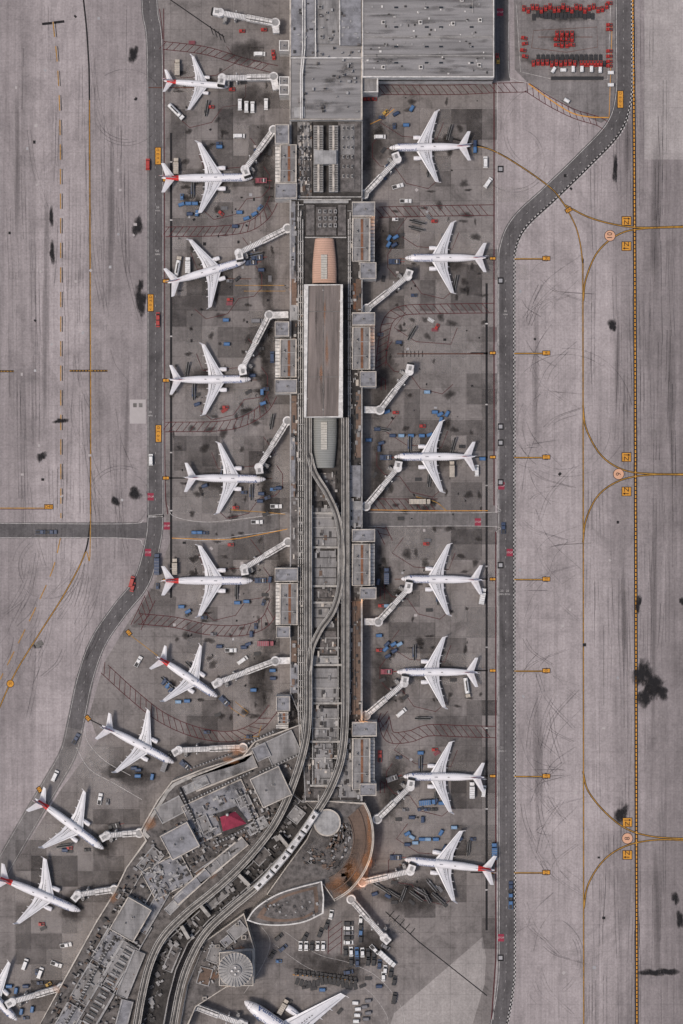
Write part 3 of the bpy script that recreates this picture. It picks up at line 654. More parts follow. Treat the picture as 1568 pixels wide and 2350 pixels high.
for c in range(4):
    a=rp[idx]; b=rp[idx+22]; idx+=24
    cx,cy=(a[0]+b[0])/2,(a[1]+b[1])/2; an=math.atan2(b[1]-a[1],b[0]-a[0]); L=11
    m=MB(); m.box(cx,cy,14.6,17.3,L,2.9,an,'car_white'); m.box(cx,cy,17.3,17.9,L*.98,2.7,an,'bridge_white',.8,.96)
    ca=tr.part('train_car',m)
    for k in (-2.8,2.8): m=MB(); m.box(cx+k*math.cos(an),cy+k*math.sin(an),17.9,18.2,1.8,1.3,an,'steel_dark'); tr.part('roof_unit',m,parent=ca)
    m=MB(); m.box(cx,cy,16,16.8,L*.9,2.96,an,'glass_dark'); tr.part('window',m,parent=ca)
    for k in (-3.5,3.5): m=MB(); m.box(cx+k*math.cos(an),cy+k*math.sin(an),14.3,14.9,1.2,2.3,an,'rubber'); tr.part('wheel_set',m,parent=ca)
# round hall
arc=[(838,1842),(850,1868),(858,1905),(857,1945),(846,1985),(826,2020),(800,2048),(768,2068)]
A=smooth(arc,4)
HP=[(700,1838),(760,1838)]+A+[(742,2030),(690,2040),(640,2062),(612,2052),(660,1985),(704,1925),(730,1870)]
T=bld('round_hall','fan shaped hall roof with warm glow painted on its weathered edge',HP,10,'roof_mid','wall_cream','wall_cream')
def inner(pts,c,k): return [(c[0]+(x-c[0])*k,c[1]+(y-c[1])*k) for x,y in pts]
c0=(735,1930)
m=MB(); i1=inner(A,c0,.97); i2=inner(A,c0,.62); m.sheet(WP(i1+i2[::-1],10.3),10.3,'roof_brown'); T.part('curved_roof_band',m)
m=MB(); 
for i,(x,y,a,b) in enumerate(((848,1930,10,70),(842,1980,16,56),(820,2018,36,28),(790,2042,32,20),(808,1995,34,34),(848,1885,8,46),(770,2030,40,24))): blob(m,x,y,a,b,'rust_stain',z=10.32+.001*i,zz=10)  # warm lamp glow painted as orange blobs along the hall edge
for i in range(14): blob(m,random.uniform(690,820),random.uniform(1880,2030),random.uniform(14,40),random.uniform(12,36),'roof_soot',z=10.34+.001*i,zz=10)
T.part('rust_stain',m,'orange brown painted lamp glow and dark stains on the roof',kind='stuff')
for k in (.97,.84,.62):
    m=MB(); m.sweep(WP(inner(A,c0,k),10.8),-.2,.2,10.3,10.9,'wall_cream' if k>.9 else 'roof_brown'); T.part('curved_kerb',m)
m=MB()
for i in range(130):
    a=random.uniform(-.6,2.3);r=random.uniform(25,75); X,Y,_=W(735+r*math.cos(a),1925+r*math.sin(a),10.5); m.box(X,Y,10,10.9,random.uniform(.3,1.2),random.uniform(.5,2.5),-a,random.choice(('roof_mid','steel_dark','roof_brown','wall_grey')))
T.part('roof_equipment',m,kind='stuff')
X,Y,_=W(751,1888,13)
C=Thing('round_roof_drum','pale grey circular drum roof beside the track','building',751,1888)
m=MB(); m.tube((X,Y,0),(X,Y,12.4),6.2,6.2,40,'wall_grey',smooth=True); C.part('wall',m)
m=MB(); m.tube((X,Y,12.4),(X,Y,13),6.6,6.6,40,'wall_cream'); m.tube((X,Y,13),(X,Y,13.1),5.9,5.9,40,'roof_pale'); C.part('roof',m)
sail=smooth([(566,2112),(588,2082),(635,2052),(690,2034),(739,2022)],5)+[(744,2060),(743,2096)]+smooth([(743,2096),(700,2116),(650,2124),(600,2122),(566,2112)],5)[1:-1]
T=bld('sail_shaped_building','curved blunt ended hall roof with pale rim',sail,13,'roof_mid','wall_cream','wall_white',pw=.6,ph=.3)
m=MB(); q=WP(inner(sail,(680,2080),.8),13.1); m.sheet(q,13.08,'roof_brown'); T.part('roof_panel',m)
m=MB(); q=WP(inner(sail,(680,2080),.66),13.1); m.sheet(q,13.12,'roof_mid'); T.part('roof_inset',m)
m=MB()
for i in range(30): X,Y,_=W(random.uniform(610,730),random.uniform(2062,2106),13.2); m.box(X,Y,13,13.6,random.uniform(.4,1.2),random.uniform(.4,1.5),.4,random.choice(('wall_grey','steel_dark','roof_mid')))
T.part('roof_vent',m,kind='stuff')
# roof between the tracks
bt=[(694,1839),(750,1839),(700,1900),(655,1955),(600,2008),(540,2062),(480,2112),(432,2165),(405,2225),(388,2290),(370,2390),(312,2390),(332,2255),(372,2168),(470,2078),(578,1980),(628,1900),(668,1820)]
T=bld('terminal_building','dark curved roof lying between the two train tracks',bt,8,'roof_dark','wall_cream','wall_grey',windows=False)
m=MB()
for i in range(170):
    p=random.choice(smooth(GL[5:],6)); x=p[0]+random.uniform(12,40);y=p[1]+random.uniform(-6,34); X,Y,_=W(x,y,8.5)
    m.box(X,Y,8,8+random.uniform(.5,1.6),random.uniform(.5,2.2),random.uniform(.5,3),random.uniform(.5,.9),random.choice(('wall_grey','steel_dark','roof_dark','roof_grey','roof_mid')))
T.part('roof_equipment',m,kind='stuff')
def orect(m,cx,cy,w,d,ang,z0,z1,mat,side='wall_cream',rim=None):
    X,Y,_=W(cx,cy,z1); a=math.radians(ang); m.box(X,Y,z0,z1,w/S,d/S,a,mat,side=side)
    if rim:
        c,s=math.cos(a),math.sin(a);q=[(X+x*w/S/2*c-y*d/S/2*s,Y+x*w/S/2*s+y*d/S/2*c) for x,y in ((-1,-1),(1,-1),(1,1),(-1,1))]
        m.sweep(q,-.02,.4,z1-.1,z1+.5,rim,closed=True)
for cx,cy,w,d,a,mt in ((680,1870,34,30,52,'roof_grey'),(600,1965,40,26,45,'roof_mid'),(500,2060,60,24,40,'roof_grey'),(395,2200,24,60,-22,'roof_mid')):
    m=MB(); orect(m,cx,cy,w,d,a,8,8.7,mt,'wall_grey','wall_grey'); T.part('roof_panel',m)
for cx,cy,a in ((650,1930,130),(560,2020,135),(470,2090,130),(425,2140,120)):
    m=MB(); orect(m,cx,cy,34,8,a,8,13,'concrete_beam','concrete_dirty'); T.part('cross_beam',m)
# plaza concourse
pl=[(690,1662),(640,1680),(585,1700),(557,1735),(470,1762),(395,1792),(362,1835),(322,1905),(334,1928),(290,1990),(262,2048),(222,2112),(140,2260),(70,2390),(300,2390),(326,2270),(368,2168),(466,2072),(571,1978),(621,1900),(662,1820),(690,1740)]
T=bld('terminal_concourse','faceted grey roof concourse with plaza and diagonal wing',pl,10,'roof_mid','wall_cream','wall_cream',pw=.6)
m=MB(); q=pl[2:9]; oq=off(q,-10); q2=WP(oq[::4]+[oq[-1]],10.4); m.sweep(q2,-.8,.8,10,10.6,'concrete_beam'); T.part('terrace_edge',m)
for cx,cy,w,d,a,mt in ((622,1806,72,72,25,'roof_grey'),(413,1930,70,62,28,'roof_blue'),(300,2110,62,84,-30,'roof_grey')):
    m=MB(); orect(m,cx,cy,w,d,a,10,15.5,mt,'wall_grey','wall_cream'); T.part('penthouse_block',m)
    units(T,[(cx+5,cy-5,7,5),(cx-12,cy+8,4,4)],15.5,.8,'wall_grey')
for cx,cy,w,d,a,mt,hh in ((515,1772,150,36,22,'roof_grey',.6),(505,1862,150,95,25,'roof_blue',.5),(648,1718,74,60,25,'roof_grey',.9),(385,2010,100,74,28,'roof_blue',.7),(392,1858,64,40,28,'roof_grey',.55),(345,1975,34,60,-40,'roof_grey',1),
    (520,1965,110,26,40,'roof_grey',1.2),(440,2035,100,24,42,'roof_blue',1.6),(590,1895,26,50,-60,'roof_pale',1.0),(600,1726,34,34,25,'roof_blue',1.5),(478,1998,60,30,35,'roof_brown',1.1),(450,1802,60,20,25,'roof_pale',.9),(560,1838,30,26,25,'roof_grey',1.4),(470,1892,26,40,25,'roof_grey',1.3),(405,2072,60,20,45,'roof_pale',1.2),
    (352,2090,26,110,-30,'roof_blue',1.0),(250,2170,44,90,-30,'roof_blue',.9),(205,2260,50,90,-30,'roof_grey',.8),(155,2350,50,90,-30,'roof_blue',.9),(272,2215,40,110,-30,'roof_grey',1.3),(222,2310,44,90,-30,'roof_mid',1.4),(300,2235,28,110,-22,'roof_grey',1.9),(282,2340,28,90,-14,'roof_blue',1.8)):
    m=MB(); orect(m,cx,cy,w,d,a,10,10+hh,mt,'wall_grey','wall_grey' if w<90 else 'wall_cream'); T.part('roof_panel',m)
for cx,cy,w,d,a in ((505,1805,160,4,25),(430,1850,4,90,25),(445,1920,4,60,25),(574,1862,4,110,25),(640,1752,100,4,25),(480,1748,110,3,20),(532,1918,80,5,25),(600,1692,70,5,25),(226,2215,5,150,-30),(180,2300,5,120,-30)):
    m=MB(); orect(m,cx,cy,w,d,a,10,12,'steel_dark','steel_dark')
    X,Y,_=W(cx,cy,12); ar=math.radians(a); L=max(w,d)/S; ax=ar if w>d else ar+math.pi/2
    for i in range(int(L/1.6)): t=-L/2+.8+i*1.6; m.box(X+t*math.cos(ax),Y+t*math.sin(ax),12,12.15,.5,min(w,d)/S*1.05,ax,'wall_grey')
    T.part('roof_slot',m,'dark dashed slot in the roof')
dx,dy=-.499,.866; pxn,pyn=.866,.5
for i,(o,wd,mt,zh,y0) in enumerate(((30,.4,'pipe_grey',1.0,0),(72,.5,'pipe_grey',1.6,60),(112,.5,'wall_grey',1.8,140))):
    st=(322+pxn*o+dx*y0,1950+pyn*o+dy*y0); en=(322+pxn*o+dx*520,1950+pyn*o+dy*520)
    m=MB(); m.sweep(WP([st,en],10.5),-wd/2,wd/2,10,10+zh,mt,'wall_grey'); T.part('roof_pipe',m)
m=MB()
for i in range(36):
    o=92; t=190+i*9; X,Y,_=W(322+pxn*o+dx*t,1950+pyn*o+dy*t,11.8); m.box(X,Y,10.6,12,4.2,.8,math.atan2(-pyn,pxn),'glass_dark' if i%2 else 'wall_grey')
T.part('skylight',m,'row of dark glass roof lights',kind='stuff')
m=MB(); n=0
while n<900:
    if random.random()<.55:
        o=random.uniform(6,170);t=random.uniform(0,480); x=322+pxn*o+dx*t;y=1950+pyn*o+dy*t
        if o>66+t*.26: continue
        a=-30
    else:
        x=random.uniform(345,668);y=1990-(x-400)*.75+random.uniform(-110,55)+10; a=25
        if y<1715 or y<1905-(x-340)*.47 : continue
    if 500<x<572 and 1852<y<1915: continue
    n+=1
    X,Y,_=W(x,y,11); m.box(X,Y,10,10+random.uniform(.9,2),random.uniform(.3,1.3),random.uniform(.3,2.4),math.radians(a+random.choice((0,90))),random.choice(('wall_grey','steel_dark','steel_dark','steel_dark','roof_mid','roof_pale','roof_grey','roof_brown','pipe_grey','roof_dark')))
T.part('roof_equipment',m,kind='stuff')
m=MB()
for i,(x,y,a,b) in enumerate(((545,1722,26,20),(345,1890,20,26),(262,2060,16,16),(130,2270,16,14),(480,2005,24,14),(530,1745,30,10))): blob(m,x,y,a,b,'rust_stain',z=10.75+.001*i,zz=10)  # these orange blobs paint warm lamp glow into the plaza roof colour
for i in range(50): blob(m,random.uniform(380,650),random.uniform(1760,1980),random.uniform(8,30),random.uniform(6,24),'roof_soot',z=11.0+.001*i,zz=10)
T.part('roof_stain',m,kind='stuff')
T=Thing('tent_canopy','dark red fabric tent canopy in a roof courtyard','canopy',533,1885)
m=MB(); b=[W(*p,11) for p in ((505,1875),(540,1862),(566,1890),(512,1908))]; top=W(522,1870,14)
m.add([(p[0],p[1],11.2) for p in b]+[(top[0],top[1],14.2)],[[0,1,4],[1,2,4],[2,3,4],[3,0,4]],'tent_red'); T.part('canopy',m)
m=MB(); m.tube((top[0],top[1],13.6),(top[0],top[1],14.8),.8,.5,10,'wall_white'); T.part('cap',m)
for p in b: m=MB(); m.tube((p[0],p[1],10),(p[0],p[1],11.3),.15,.15,6,'steel'); T.part('post',m)
m=MB(); q=WP([(495,1868),(542,1850),(575,1892),(512,1920)],10.8); m.sheet(q,11.12,'roof_dark'); T.part('courtyard_floor',m)
T=bld('terminal_building','stained roofed link building below the tracks',[(470,2160),(560,2095),(585,2180),(585,2255),(520,2265),(450,2310),(425,2370),(410,2370),(430,2260)],9,'roof_mid','wall_cream','wall_cream')
units(T,[(500,2170,10,8),(560,2150,12,10),(545,2120,8,8),(470,2290,10,9)],9,1.6,'wall_cream')
for cx,cy,w,d,a,mt,hh in ((545,2135,40,30,40,'roof_grey',.4),(495,2190,34,40,-20,'roof_grey',.5),(470,2240,30,40,-15,'roof_brown',.45),(520,2160,24,20,40,'roof_blue',.8)):
    m=MB(); orect(m,cx,cy,w,d,a,9,9+hh,mt,'wall_grey','wall_grey'); T.part('roof_panel',m)
m=MB()
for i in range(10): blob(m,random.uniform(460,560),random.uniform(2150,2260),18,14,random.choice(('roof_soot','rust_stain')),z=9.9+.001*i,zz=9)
for i in range(60): X,Y,_=W(random.uniform(455,560),random.uniform(2160,2262),9.5); m.box(X,Y,9,10.2,random.uniform(.4,1.4),random.uniform(.4,2),.5,random.choice(('wall_grey','steel_dark','roof_mid','roof_pale')))
T.part('roof_equipment',m,kind='stuff')
T=bld('terminal_building','small grey rooftop annex below the curved track',[(560,2180),(582,2180),(582,2262),(503,2262),(503,2185)],12,'roof_grey','wall_white','wall_cream')
X,Y,_=W(540,2228,26)
C=Thing('ramp_control_tower','round topped ramp control tower with radial roof ribs','tower',540,2228)
m=MB(); m.tube((X,Y,0),(X,Y,20),3,3.4,20,'wall_cream'); C.part('shaft',m)
m=MB(); m.tube((X,Y,20),(X,Y,23),5.5,7,28,'glass_dark'); C.part('cab_window',m)
m=MB(); m.tube((X,Y,23),(X,Y,24),8.3,8.3,40,'wall_cream'); m.tube((X,Y,24),(X,Y,24.8),7.9,3.6,40,'roof_pale',smooth=False)
for i in range(28):
    a=2*math.pi*i/28; m.sweep([(X+3.6*math.cos(a),Y+3.6*math.sin(a)),(X+8.1*math.cos(a),Y+8.1*math.sin(a))],-.07,.07,24.0,25.0,'wall_grey')
C.part('roof',m)
m=MB(); m.tube((X,Y,24.8),(X,Y,25.6),2.9,2.9,20,'roof_grey')
for a in (0,1.57,3.14,4.7): m.box(X+1.6*math.cos(a),Y+1.6*math.sin(a),25.6,26.6,.9,.9,a,'wall_white')
m.tube((X,Y,25.6),(X,Y,31),.12,.05,6,'steel'); C.part('antenna_platform',m)
# lit apron lamps (the photo shows warm lit lamps by the gates)
for x,y,e in ((866,505,450),(866,775,450),(834,1378,550),(862,1985,1100),(838,2040,1100),(545,1700,600),(655,655,450),(834,1650,350)):
    T=Thing('apron_lamp','lit warm orange apron lamp on a steel mast','lamp',x,y,'lit apron lamps')
    X,Y,_=W(x,y,13); m=MB(); m.tube((X,Y,0),(X,Y,13),.15,.1,8,'steel'); T.part('mast',m)
    m=MB(); m.box(X,Y,13.0,13.3,.8,.5,0,'steel_dark'); T.part('lamp_head',m)
    li=bpy.data.lights.new('lamp_light','POINT'); li.energy=e; li.color=(1,.45,.14); li.shadow_soft_size=.4; lo=obj('lamp_light',li,T.e,(X-T.o[0],Y-T.o[1],12.6))
# ------------------------------------------------------------ templates
class Tmpl:
    def __init__(s): s.p=[]
    def add(s,name,mb,parent=None,label=None): s.p.append((name,mb.mesh(name),parent,label)); return len(s.p)-1
def inst(T,name,loc,rot,label,cat,group,root=False):
    if root: e=obj(name,T.p[0][1]); rest=T.p[1:]; objs=[e]
    else: e=obj(name,None); objs=[]; rest=T.p
    e.location=loc; e.rotation_euler=(0,0,rot); tag(e,label,cat,group)
    for n,me,pa,lb in rest:
        o=obj(n,me,objs[pa] if pa is not None else e); objs.append(o)
        if lb:o['label']=lb
    return e
def aircraft(L,semi,r,red=False,letter=True):
    T=Tmpl(); kx=L/39.5; ky=semi/17.6; kr=r/1.95; zc=3.5*kr
    prof=[(0,.05,-.5),(-.35,.5,-.45),(-1,.9,-.35),(-2.1,1.3,-.18),(-3.4,1.65,-.05),(-5.2,1.88,0),(-7,1.95,0),(-12,1.95,0),(-18,1.95,0),(-25.5,1.95,0),(-29,1.72,.2),(-32,1.38,.48),(-35,.98,.75),(-37.6,.6,.95),(-39.2,.25,1.0),(-39.5,.05,1.0)]
    prof=[(x*kx if x<-8 else x*kr,rr*kr,z*kr) for x,rr,z in prof]; n=20
    def ring(x,rr,z,a): return (x,rr*math.sin(a),zc+z+rr*math.cos(a))
    m=MB(); vs=[ring(x,rr,z,2*math.pi*i/n) for x,rr,z in prof for i in range(n)]
    for j in range(len(prof)-1):
        for i in range(n):
            mat='plane_white'; xm=(prof[j][0]+prof[j+1][0])/2
            if red and -36.5*kx<xm<-31*kx and (i<5 or i>=15): mat='plane_red'
            m.add([vs[j*n+i],vs[j*n+(i+1)%n],vs[(j+1)*n+(i+1)%n],vs[(j+1)*n+i]],[[3,2,1,0]],mat,True)
    fi=T.add('fuselage',m)
    m=MB()
    def rad(x):
        for a,b in zip(prof,prof[1:]):
            if b[0]<=x<=a[0]:
                t=(a[0]-x)/(a[0]-b[0]); return a[1]+(b[1]-a[1])*t,a[2]+(b[2]-a[2])*t
        return r,0
    for s0,s1 in ((-62,-38),(-36,-3),(3,36),(38,62)):
        q=[]
        for x,a in ((-1.45*kr,s0),(-1.45*kr,s1),(-2.7*kr,s1),(-2.7*kr,s0)):
            rr,z=rad(x); q.append(ring(x,rr+.03,z,math.radians(a)))
        m.add(q,[[0,1,2,3]],'glass_dark')
    T.add('cockpit_window',m,fi)
    for sg in (-1,1):
        m=MB(); xs=[-5.5*kr-(29*kx-5.5*kr)*i/12 for i in range(13)]; q=[]
        for xx in xs:
            rr,z=rad(xx); q+=[ring(xx,rr+.04,z,sg*math.radians(60)),ring(xx,rr+.04,z,sg*math.radians(74))]
        m.add(q,[[2*i,2*i+2,2*i+3,2*i+1] if sg<0 else [2*i+1,2*i+3,2*i+2,2*i] for i in range(12)],'window_row')
        T.add('cabin_window_row',m,fi,'row of small dark cabin windows')
    if letter:
        vs2,fs2=textgeo('American')
        for sg in (-1,1):
            m=MB(); q=[]
            for tx,ty,_ in vs2:
                a=math.radians(46)-ty*2.5*kr/r; q.append(ring(-9*kx+sg*tx*2.5*kr,r+.08,0,sg*a))
            m.add(q,fs2,'plane_blue'); T.add('airline_lettering',m,fi)
    m=MB(); m.box(-16*kx,0,zc+r-.05,zc+r+.3,1.6,.5,0,'plane_panel',.7); T.add('antenna',m,fi)
    m=MB(); m.box(-22*kx,0,zc+r-.05,zc+r+.15,.9,.3,0,'plane_mark'); T.add('beacon',m,fi)
    sec=[(0,-12.2,-20.8,1.1),(1.9,-13.3,-20.8,1.0),(5.6,-15.6,-20.9,.62),(11.5,-19.0,-22.4,.4),(17.0,-22.2,-23.9,.22)]
    def wz(y): return (2.45+y*.09)*kr if y<3 else (2.45*kr+y*ky*.095)
    for sg in (1,-1):
        m=MB(); rows=[]
        for y,le,te,th in sec:
            c=le-te; z=wz(y); row=[]
            for u,zz in ((0,0),(.12,.45),(.4,.6),(.7,.4),(1,0),(.6,-.3),(.15,-.35)):
                row.append(((le-c*u)*kx,sg*y*ky,z+zz*th))
            rows.append(row)
        for j in range(len(rows)-1):
            for i in range(7):
                a,b=rows[j][i],rows[j][(i+1)%7];c,d=rows[j+1][(i+1)%7],rows[j+1][i]
                mat='plane_edge' if i in (0,6) else 'plane_wing'
                m.add([a,b,c,d],[[0,1,2,3]] if sg<0 else [[3,2,1,0]],mat,False)
        m.add(rows[-1],[list(range(7))],'plane_wing')
        wi=T.add('wing',m)
        def pt(t,u,dz=.05):
            y=t; 
            for a,b in zip(sec,sec[1:]):
                if a[0]<=y<=b[0]:
                    k=(y-a[0])/(b[0]-a[0]); le=a[1]+(b[1]-a[1])*k;te=a[2]+(b[2]-a[2])*k;th=a[3]+(b[3]-a[3])*k;break
            up=[(0,0),(.12,.45),(.4,.6),(.7,.4),(1,0)]
            for p,q in zip(up,up[1:]):
                if p[0]<=u<=q[0]: zz=p[1]+(q[1]-p[1])*(u-p[0])/(q[0]-p[0]);break
            return ((le-(le-te)*u)*kx,sg*y*ky,wz(y)*(1)+zz*th+dz)
        m=MB()
        for t0,t1,u0,u1,mt in ((2.1,5.5,.74,.79,'plane_mark'),(5.7,11.4,.73,.8,'plane_panel'),(11.6,15.5,.73,.8,'plane_panel'),(2.1,5.4,.6,.65,'plane_panel'),(2.2,16,.14,.18,'plane_panel')):
            q=[pt(t0,u0),pt(t0,u1),pt(t1,u1),pt(t1,u0)]; m.add(q,[[0,1,2,3]] if sg<0 else [[3,2,1,0]],mt)
        for k in range(7):
            t=2.3+k*.8; q=[pt(t,.5),pt(t,.56),pt(t+.45,.56),pt(t+.45,.5)]; m.add(q,[[0,1,2,3]] if sg<0 else [[3,2,1,0]],'plane_mark')
        T.add('flap',m,wi,'flap gap and dark no step marks')
        for t in (4.2,8.0,11.6):
            m=MB(); a=pt(t,.7,-.45);b=pt(t,1,-.3); m.tube(a,(b[0]-.9*kx,b[1],b[2]-.2),.28*kr,.1,8,'plane_white'); T.add('flap_fairing',m,wi)
        m=MB(); y1=17.0*ky; z1=wz(17.0)
        m.add([(-22.2*kx,sg*y1,z1),(-23.9*kx,sg*y1,z1),(-24.9*kx,sg*(y1+.75),z1+2.2),(-24.2*kx,sg*(y1+.75),z1+2.2),(-22.2*kx,sg*y1,z1+.15),(-23.9*kx,sg*y1,z1+.15),(-24.9*kx,sg*(y1+.62),z1+2.2),(-24.2*kx,sg*(y1+.62),z1+2.2)],
              [[0,1,2,3],[7,6,5,4],[0,3,7,4],[1,5,6,2],[3,2,6,7]],'plane_white'); T.add('winglet',m,wi)
        m=MB(); ye=5.0*ky*sg; ze=1.75*kr; xe=-11.3*kx-.6
        ps=[(0,.88),(-.3,1.05),(-1.6,1.12),(-3,1.02),(-4.3,.78),(-5.2,.5)]
        N=16; vs3=[(xe+px*kr,ye+rr*kr*math.cos(2*math.pi*i/N),ze+rr*kr*math.sin(2*math.pi*i/N)) for px,rr in ps for i in range(N)]
        for j in range(len(ps)-1): m.add(vs3,[[j*N+i,j*N+(i+1)%N,(j+1)*N+(i+1)%N,(j+1)*N+i] for i in range(N)],'plane_edge' if j==0 else ('plane_white' if j<3 else 'plane_silver'),True)
        m.box(xe-3.2*kr,ye,ze+.6*kr,ze+1.35*kr,3.6*kr,.4*kr,0,'plane_white')
        ei=T.add('engine',m,wi)
        m=MB(); m.tube((xe-.5*kr,ye,ze),(xe-.6*kr,ye,ze),.92*kr,.92*kr,16,'plane_mark'); m.tube((xe-.5*kr,ye,ze),(xe-.1*kr,ye,ze),.3*kr,.02,10,'plane_silver'); 
        m2=MB(); zt=zc+.9*kr; hs=7.1*ky
        A=[(-33.6*kx,sg*.5,zt),(-37.6*kx,sg*.5,zt),(-39.6*kx,sg*hs,zt+.8*kr),(-38.1*kx,sg*hs,zt+.8*kr)]
        mid=[(-35.2*kx,sg*.5,zt+.25),(-38.7*kx,sg*hs,zt+.8*kr+.1)]
        m2.add(A+mid,[[0,4,5,3],[4,1,2,5],[3,2,1,0]] if sg<0 else [[3,5,4,0],[5,2,1,4],[0,1,2,3]],'plane_wing')
        T.p.append(('fan',m.mesh('fan'),ei,None)); T.add('tailplane',m2)
    m=MB(); NS=8
    zb=zc+1.0*kr; zt=zc+9.0*kr*(.95)
    def fs(t): return (-31.0*kx+(-37.9*kx+31.0*kx)*t, -37.6*kx+(-40.3*kx+37.6*kx)*t, zb+(zt-zb)*t, .26*(1-t)+.1)
    for i in range(NS):
        a=fs(i/NS);b=fs((i+1)/NS); mat=['plane_red','plane_white','plane_red','plane_blue','plane_silver','plane_blue','plane_silver','plane_blue'][i] if not red else ['plane_red','plane_red','plane_white','plane_red','plane_silver','plane_blue','plane_silver','plane_red'][i]
        for sg in (1,-1):
            am=(a[0]*.6+a[1]*.4);bm=(b[0]*.6+b[1]*.4)
            v=[(a[0],0,a[2]),(am,sg*a[3],a[2]),(a[1],0,a[2]),(b[0],0,b[2]),(bm,sg*b[3],b[2]),(b[1],0,b[2])]
            m.add(v,[[0,1,4,3],[1,2,5,4]] if sg<0 else [[3,4,1,0],[4,5,2,1]],mat)
    t=fs(1);tm=t[0]*.6+t[1]*.4; m.add([(t[0],0,t[2]),(tm,.1,t[2]),(t[1],0,t[2]),(tm,-.1,t[2])],[[0,3,2,1]],'plane_silver')
    m.add([(-27*kx,0,zc+1.8*kr),(-32*kx,.15,zc+1.4*kr),(-31.6*kx,0,zb+1.6*kr),(-32*kx,-.15,zc+1.4*kr)],[[0,1,2],[0,2,3]],'plane_white')
    T.add('tail_fin',m)
    for x,y,rr in ((-5*kr,0,.35),(-18.8*kx,2.9*kr,.55),(-18.8*kx,-2.9*kr,.55)):
        m=MB(); m.tube((x,y,rr),(x,y,zc-1),.12,.15,8,'steel')
        for s in (-.3,.3): m.tube((x,y+s-.12,rr),(x,y+s+.12,rr),rr,rr,12,'rubber')
        T.add('landing_gear',m)
    return T
TA={'n':aircraft(39.5,17.6,1.95),'nr':aircraft(41.5,17.6,1.95,True),'l':aircraft(44.3,17.6,2.0,True),'s':aircraft(35.3,16.8,1.95,True),'r':aircraft(31.7,13.4,1.55,True,False),'w':aircraft(64,31.5,3.1,False)}
PL=[('r',(526,201),(377,189)),('l',(581,410),(372,412)),('n',(565,600),(386,652)),('n',(577,871),(392,873)),('n',(611,1100),(428,1096)),('l',(581,1332),(370,1332)),('s',(500,1598),(362,1505)),
 ('n',(401,1749),(232,1660)),('nr',(240,1946),(85,1830)),('l',(187,2088),(-10,2005)),('n',(893,342),(1083,339)),('n',(929,594),(1117,594)),('n',(904,1049),(1091,1048)),('n',(920,1328),(1108,1330)),
 ('n',(910,1541),(1100,1541)),('n',(925,1780),(1112,1781)),('l',(928,1970),(1140,1994)),('w',(562,2292),(808,2463)),('n',(42,2338),(-90,2200))]
for t,n,q in PL:
    x,y,_=W(*n); a=math.atan2(-(n[1]-q[1]),n[0]-q[0])
    lab={'n':'white twin engine passenger jet parked at a gate','nr':'white passenger jet with red tail parked at angle','l':'long white passenger jet with red striped tail','s':'short white jet with red tail beside its gate','r':'small white regional jet with red tail','w':'large white wide-body jet partly seen near the hall'}[t]
    inst(TA[t],'passenger_jet',(x,y,0),a,lab,'airplane','jets parked around the terminal')
